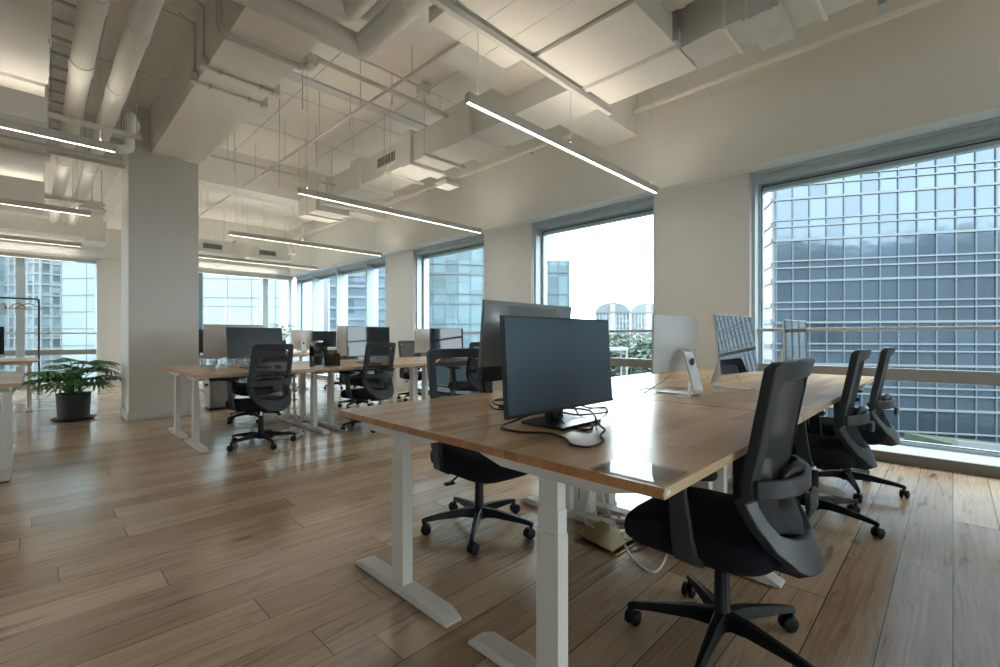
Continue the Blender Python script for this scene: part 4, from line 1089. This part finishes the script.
# our own building plus added unseen neighbour blocks, shaped to mirror in the facade opposite
m = MB().box(-22, 5.5, -75, -45.2, GZ, 17).box(-22, 5.5, -110, -75, GZ, 26).box(-25, 5.5, -150, -110, GZ, 22).box(-22, 5.5, -45, 13.9, 4.45, 21).box(-22, 4, -20, 9, 21, 27).box(-22, 5.5, -45, 13.9, GZ, -.3)
m2 = MB()
for k in range(11):
    m2.box(5.5, 5.75, -75, -45.2, GZ+.6+k*2.6, GZ+1.5+k*2.6).box(5.5, 5.75, -110, -75, GZ+k*3.2, GZ+1.3+k*3.2).box(5.5, 5.75, -150, -110, GZ+k*2.9, GZ+1.5+k*2.9)
for k in range(16): m2.box(5.5, 5.8, -75.3+k*2, -74.7+k*2, GZ, 17).box(5.5, 5.8, -110+k*2.3, -109.2+k*2.3, GZ, 26)
for k in range(5): m2.box(5.5, 5.62, -45, 13.9, 4.5+k*3.4, 6.0+k*3.4)
for k in range(2): m2.box(5.5, 5.62, -45, 13.9, -9+k*4.2, -7+k*4.2)
for k in range(22): m2.box(5.5, 5.75, -45+k*2.885*.93, -44.1+k*2.885*.93, 4.5, 21)
struct(m.build('wall_exterior', mat('mirrored_block_glass', (.17,.21,.25), .3)))
struct(m2.build('wall_exterior', mat('mirrored_block_cladding', (.45,.46,.47), .6)))
def building(label, x, y, yaw, w, d, h, bay, fl, glass, fin, band, name='office_tower', bands=((0,.16),), finw=.05, sides=('front','left'), fd=.09, group=None, z0=GZ):
    t = thing(name, label, 'building', (x, y, z0), yaw, group)
    MB().box(0, w, 0, d, 0, h).build('glass_volume', glass, t)
    f = MB(); b = MB()
    if finw:
        if 'front' in sides:
            k = 0
            while k*bay <= w+.01: f.box(k*bay-finw/2, k*bay+finw/2, -fd, 0, 0, h); k += 1
        if 'left' in sides:
            k = 0
            while k*bay <= d+.01: f.box(-fd, 0, k*bay-finw/2, k*bay+finw/2, 0, h); k += 1
        if 'right' in sides:
            k = 0
            while k*bay <= d+.01: f.box(w, w+fd, k*bay-finw/2, k*bay+finw/2, 0, h); k += 1
        f.build('mullion_grid', fin, t)
    k = 0
    while k*fl < h:
        for (a, e) in bands:
            zz = k*fl+a
            if zz+e > h: continue
            b.box(-fd*1.3 if 'left' in sides else 0, w + (fd*1.3 if 'right' in sides else 0), -fd*1.3, 0, zz, zz+e)
            if 'left' in sides: b.box(-fd*1.3, 0, 0, d, zz, zz+e)
            if 'right' in sides: b.box(w, w+fd*1.3, 0, d, zz, zz+e)
        k += 1
    b.build('floor_bands', band, t)
    return t
F_a = facade('blue_curtain_glass', (.062,.089,.114), 1.38, 3.9, var=.16, metal=.55, rough=.10, wob=.02)
F_b = facade('pale_cyan_glass', (.130,.195,.215), 1.5, 3.6, var=.22, rough=.4, spec=.15)  # far facades coloured pale to stand in for distance haze
F_c = facade('white_panel', (.20,.245,.255), 2.4, 3.2, var=.05, rough=.35, spec=.4)
F_d = facade('slate_blue_glass', (.075,.112,.145), 1.2, 3.2, var=.35, rough=.4, spec=.15)
F_e = facade('flat_windows', (.15,.205,.225), 1.1, 3.0, var=.45, rough=.3)
M_fin = mat('facade_fin', (0.108,0.130,0.144), .5); M_bandw = mat('facade_band', (.110,.135,.145), .5); M_joint = mat('facade_joint', (.10,.125,.135), .6)
M_bandwhite = mat('facade_white', (.27,.285,.29), .6)
yawA = math.atan2(-.885, .465)
t = building('large blue-grey curtain-wall tower filling the biggest window', 49.9, 12.06, yawA, 125, 12, 62, 1.38, 3.9, F_a, mat('dark_mullion', (.07,.09,.11), .5), M_bandw, bands=((0,.20),(1.30,.13),(1.95,.13)), finw=.10, fd=.12)
MB().box(-.30, -.02, .3, 11.7, 0, 61).build('end_wall', M_bandwhite, t)
m = MB()
for k in range(16):
    for (a_, e_) in ((0,.45),(1.6,.35)): m.box(-.42, -.30, .2, 11.8, k*3.9+a_, k*3.9+a_+e_)
m.build('end_bands', M_fin, t)
# low roofs and a ramp wall in front of it
t = thing('concrete_ramp', 'pale concrete ramp wall outside at the foot of the curtain-wall tower', 'ramp', (42.3, -.25, GZ), math.atan2(-.71, .70))
MB().prism([(0,0),(14,0),(14,2.2),(0,3.7)], 'y', 0, .4).build('ramp_wall', M_conc, t)
MB().prism([(0,0),(14,0),(14,1.9),(0,3.4)], 'y', .4, 4).build('ramp_deck', M_lawn, t)
tag(MB().box(14, 38, -8, 8, GZ, GZ+.06).build('lawn', M_lawn), 'strip of lawn below the big window', 'lawn', kind='stuff')
# twin towers with vaulted crowns far behind the white sky
def vault_tower(label, x, y):
    W, D, Hh = 10.6, 12.0, 18.6; yaw = math.radians(-45.44-8)
    t = thing('apartment_tower', label, 'building', (x, y, GZ), yaw, 'twin apartment towers')
    MB().box(0, W, 0, D, 0, Hh).build('tower_block', F_e, t)
    poly = [(0, Hh)] + [(W/2 - W/2*math.cos(PI*k/12), Hh + 2.9*math.sin(PI*k/12)) for k in range(1, 12)] + [(W, Hh)]
    MB().prism(poly, 'y', 0, D).build('vaulted_crown', mat('crown', (.115,.145,.15), .6), t)
    f = MB()
    for k in range(11): f.box(k*W/10-.14, k*W/10+.14, -.35, 0, 0, Hh)
    f.box(W/2-.8, W/2+.8, -.5, 0, 0, Hh+2.2); f.build('white_piers', M_bandwhite, t)
    b = MB()
    for k in range(1, 13): b.box(0, W, -.3, 0, k*1.5-.4, k*1.5)
    b.box(-.3, W+.3, -.6, 0, Hh-.5, Hh); b.build('floor_bands', M_bandw, t)
vault_tower('distant pale apartment tower with a vaulted crown, closer to the monitor edge', 128.9, 83.0)
vault_tower('distant pale apartment tower with a vaulted crown, nearer the window pier', 138.2, 75.4)
def wp(u, dep):   # world point at a given bearing and depth (metres) from the room
    a = (u-500)/460*dep; s, c = .7017, .7125
    return (s*a + c*dep, -c*a + s*dep)
YC = -math.radians(45.44)
def place(label, u, dep, w, d, h, *a, yaw=0, **k):
    x, y = wp(u, dep); return building(label, x, y, YC+yaw, w, d, h, *a, **k)
place('glass tower edge just inside the white sky window', 520, 72, 7.7, 10, 22.4, 1.5, 3.4, F_b, M_joint, M_joint, bands=((0,.14),), finw=.12, sides=('front','right'))
place('pale cyan glass tower behind the third window', 408, 55, 10.2, 12, 48, 1.5, 3.6, F_b, M_bandw, M_bandw, bands=((0,.25),(1.2,.08)), finw=.10, yaw=.15)
place('banded office block behind the window fins', 330, 46, 7.4, 10, 44, 1.6, 1.1, F_d, M_bandw, M_bandw, bands=((0,.28),), finw=.0, yaw=.1)
place('pale tower with a white strip behind the window fins', 292, 68, 4.6, 10, 56, 1.3, 3.4, F_d, M_bandwhite, M_bandwhite, bands=((0,.5),), finw=.25, yaw=.0)
place('blue tower with white floor lines at the room corner', 268, 60, 4.2, 10, 48, 1.4, 3.3, F_d, M_bandw, M_bandwhite, bands=((0,.5),), finw=0, yaw=.0)
place('curved-corner white panel tower behind the far windows', 203, 48, 7.6, 12, 46, 2.4, 2.9, F_c, M_joint, M_joint, bands=((0,.10),(2.0,.07)), finw=.05, fd=.03, yaw=.12)
place('slate blue glass tower beside the white column', 168, 66, 4.6, 10, 56, 1.2, 3.2, F_d, M_bandw, M_bandw, bands=((0,.3),), finw=.06, yaw=.2)
place('white panel tower at the end of the plant side windows', 62, 44, 6.2, 12, 44, 2.6, 1.6, F_c, M_joint, M_joint, bands=((0,.07),), finw=.04, fd=.03, yaw=-.1)
place('residential tower with white frames beyond the plant side windows', -50, 66, 18.0, 10, 56, 1.2, 1.45, F_e, M_bandwhite, M_bandwhite, bands=((0,.22),), finw=.34, yaw=-.25, name='apartment_tower', sides=('front','right'))
x, y = wp(612, 58)
t = thing('canopy', 'flat white canopy roof among the trees outside', 'canopy', (x, y, GZ), YC)
MB().box(-1.7, 1.7, -1.5, 1.5, 8.75, 9.1).build('canopy_roof', M_bandwhite, t)
for sx in (-1.5, 1.5):
    for sy in (-1.3, 1.3): MB().box(sx-.1, sx+.1, sy-.1, sy+.1, 0, 8.75).build('post', M_bandwhite, t)
place('added unseen apartment block beyond the plant side, dimming pane reflections', -240, 56, 22, 12, 46, 1.7, 2.9, F_e, M_bandwhite, M_bandwhite, bands=((0,.35),), finw=.5, name='apartment_tower')  # unseen block added to keep bright sky out of pane reflections
building('added unseen apartment block at a slant, covering sky mirrored in the panes', -60, 39.7, .763, 50, 12, 46, 1.7, 2.9, F_e, M_bandwhite, M_bandwhite, bands=((0,.35),), finw=.5, name='apartment_tower', sides=('front',))  # unseen block added where the panes would otherwise mirror open sky
# trees below the white sky window
M_tree = mat('tree_leaves_hazed', (0.108,0.151,0.115), .8, noise=.35, nscale=.8); M_trunk = mat('tree_bark', (.12,.09,.07), .9)  # leaf green lightened and greyed to put distance haze into the colour
tree0 = None
for i, (u, dep, hh) in enumerate(((604,86,10.8),(622,74,10.0),(634,90,11.2),(645,70,10.2),(662,84,10.9),(680,76,10.6),(614,104,11.2),(650,106,11.4),(590,80,10.0),(570,92,10.4))):
    x, y = wp(u, dep)
    if tree0 is None:
        tree0 = thing('street_tree', 'x', 'tree')
        MB().tube([(0,0,0),(.1,0,3),(0,.1,6)], [.25,.2,.1], 8).build('trunk', M_trunk, tree0)
        r = random.Random(3); m = MB()
        for k in range(2200):
            while True:
                p = Vector((r.uniform(-1,1), r.uniform(-1,1), r.uniform(-1,1)))
                if .45 < p.length < 1: break
            p = Vector((p.x*3.4, p.y*3.4, 6.2+p.z*3.8)); s = r.uniform(.2,.42)
            a = Vector((r.uniform(-1,1), r.uniform(-1,1), r.uniform(-1,1))).normalized(); b = a.orthogonal().normalized(); c = a.cross(b)
            m.add([p-b*s-c*s*.6, p+b*s-c*s*.6, p+b*s+c*s*.6, p-b*s+c*s*.6], [(0,1,2,3)])
        m.build('crown', M_tree, tree0, fix=False); o = tree0
    else: o = dup(tree0)
    o.location = (x, y, GZ); o.rotation_euler = (0,0,i*1.3); o.scale = (1,1,hh/10)
    tag(o, 'hazy green street tree below the white sky window', 'tree', 'street trees outside the white sky window')
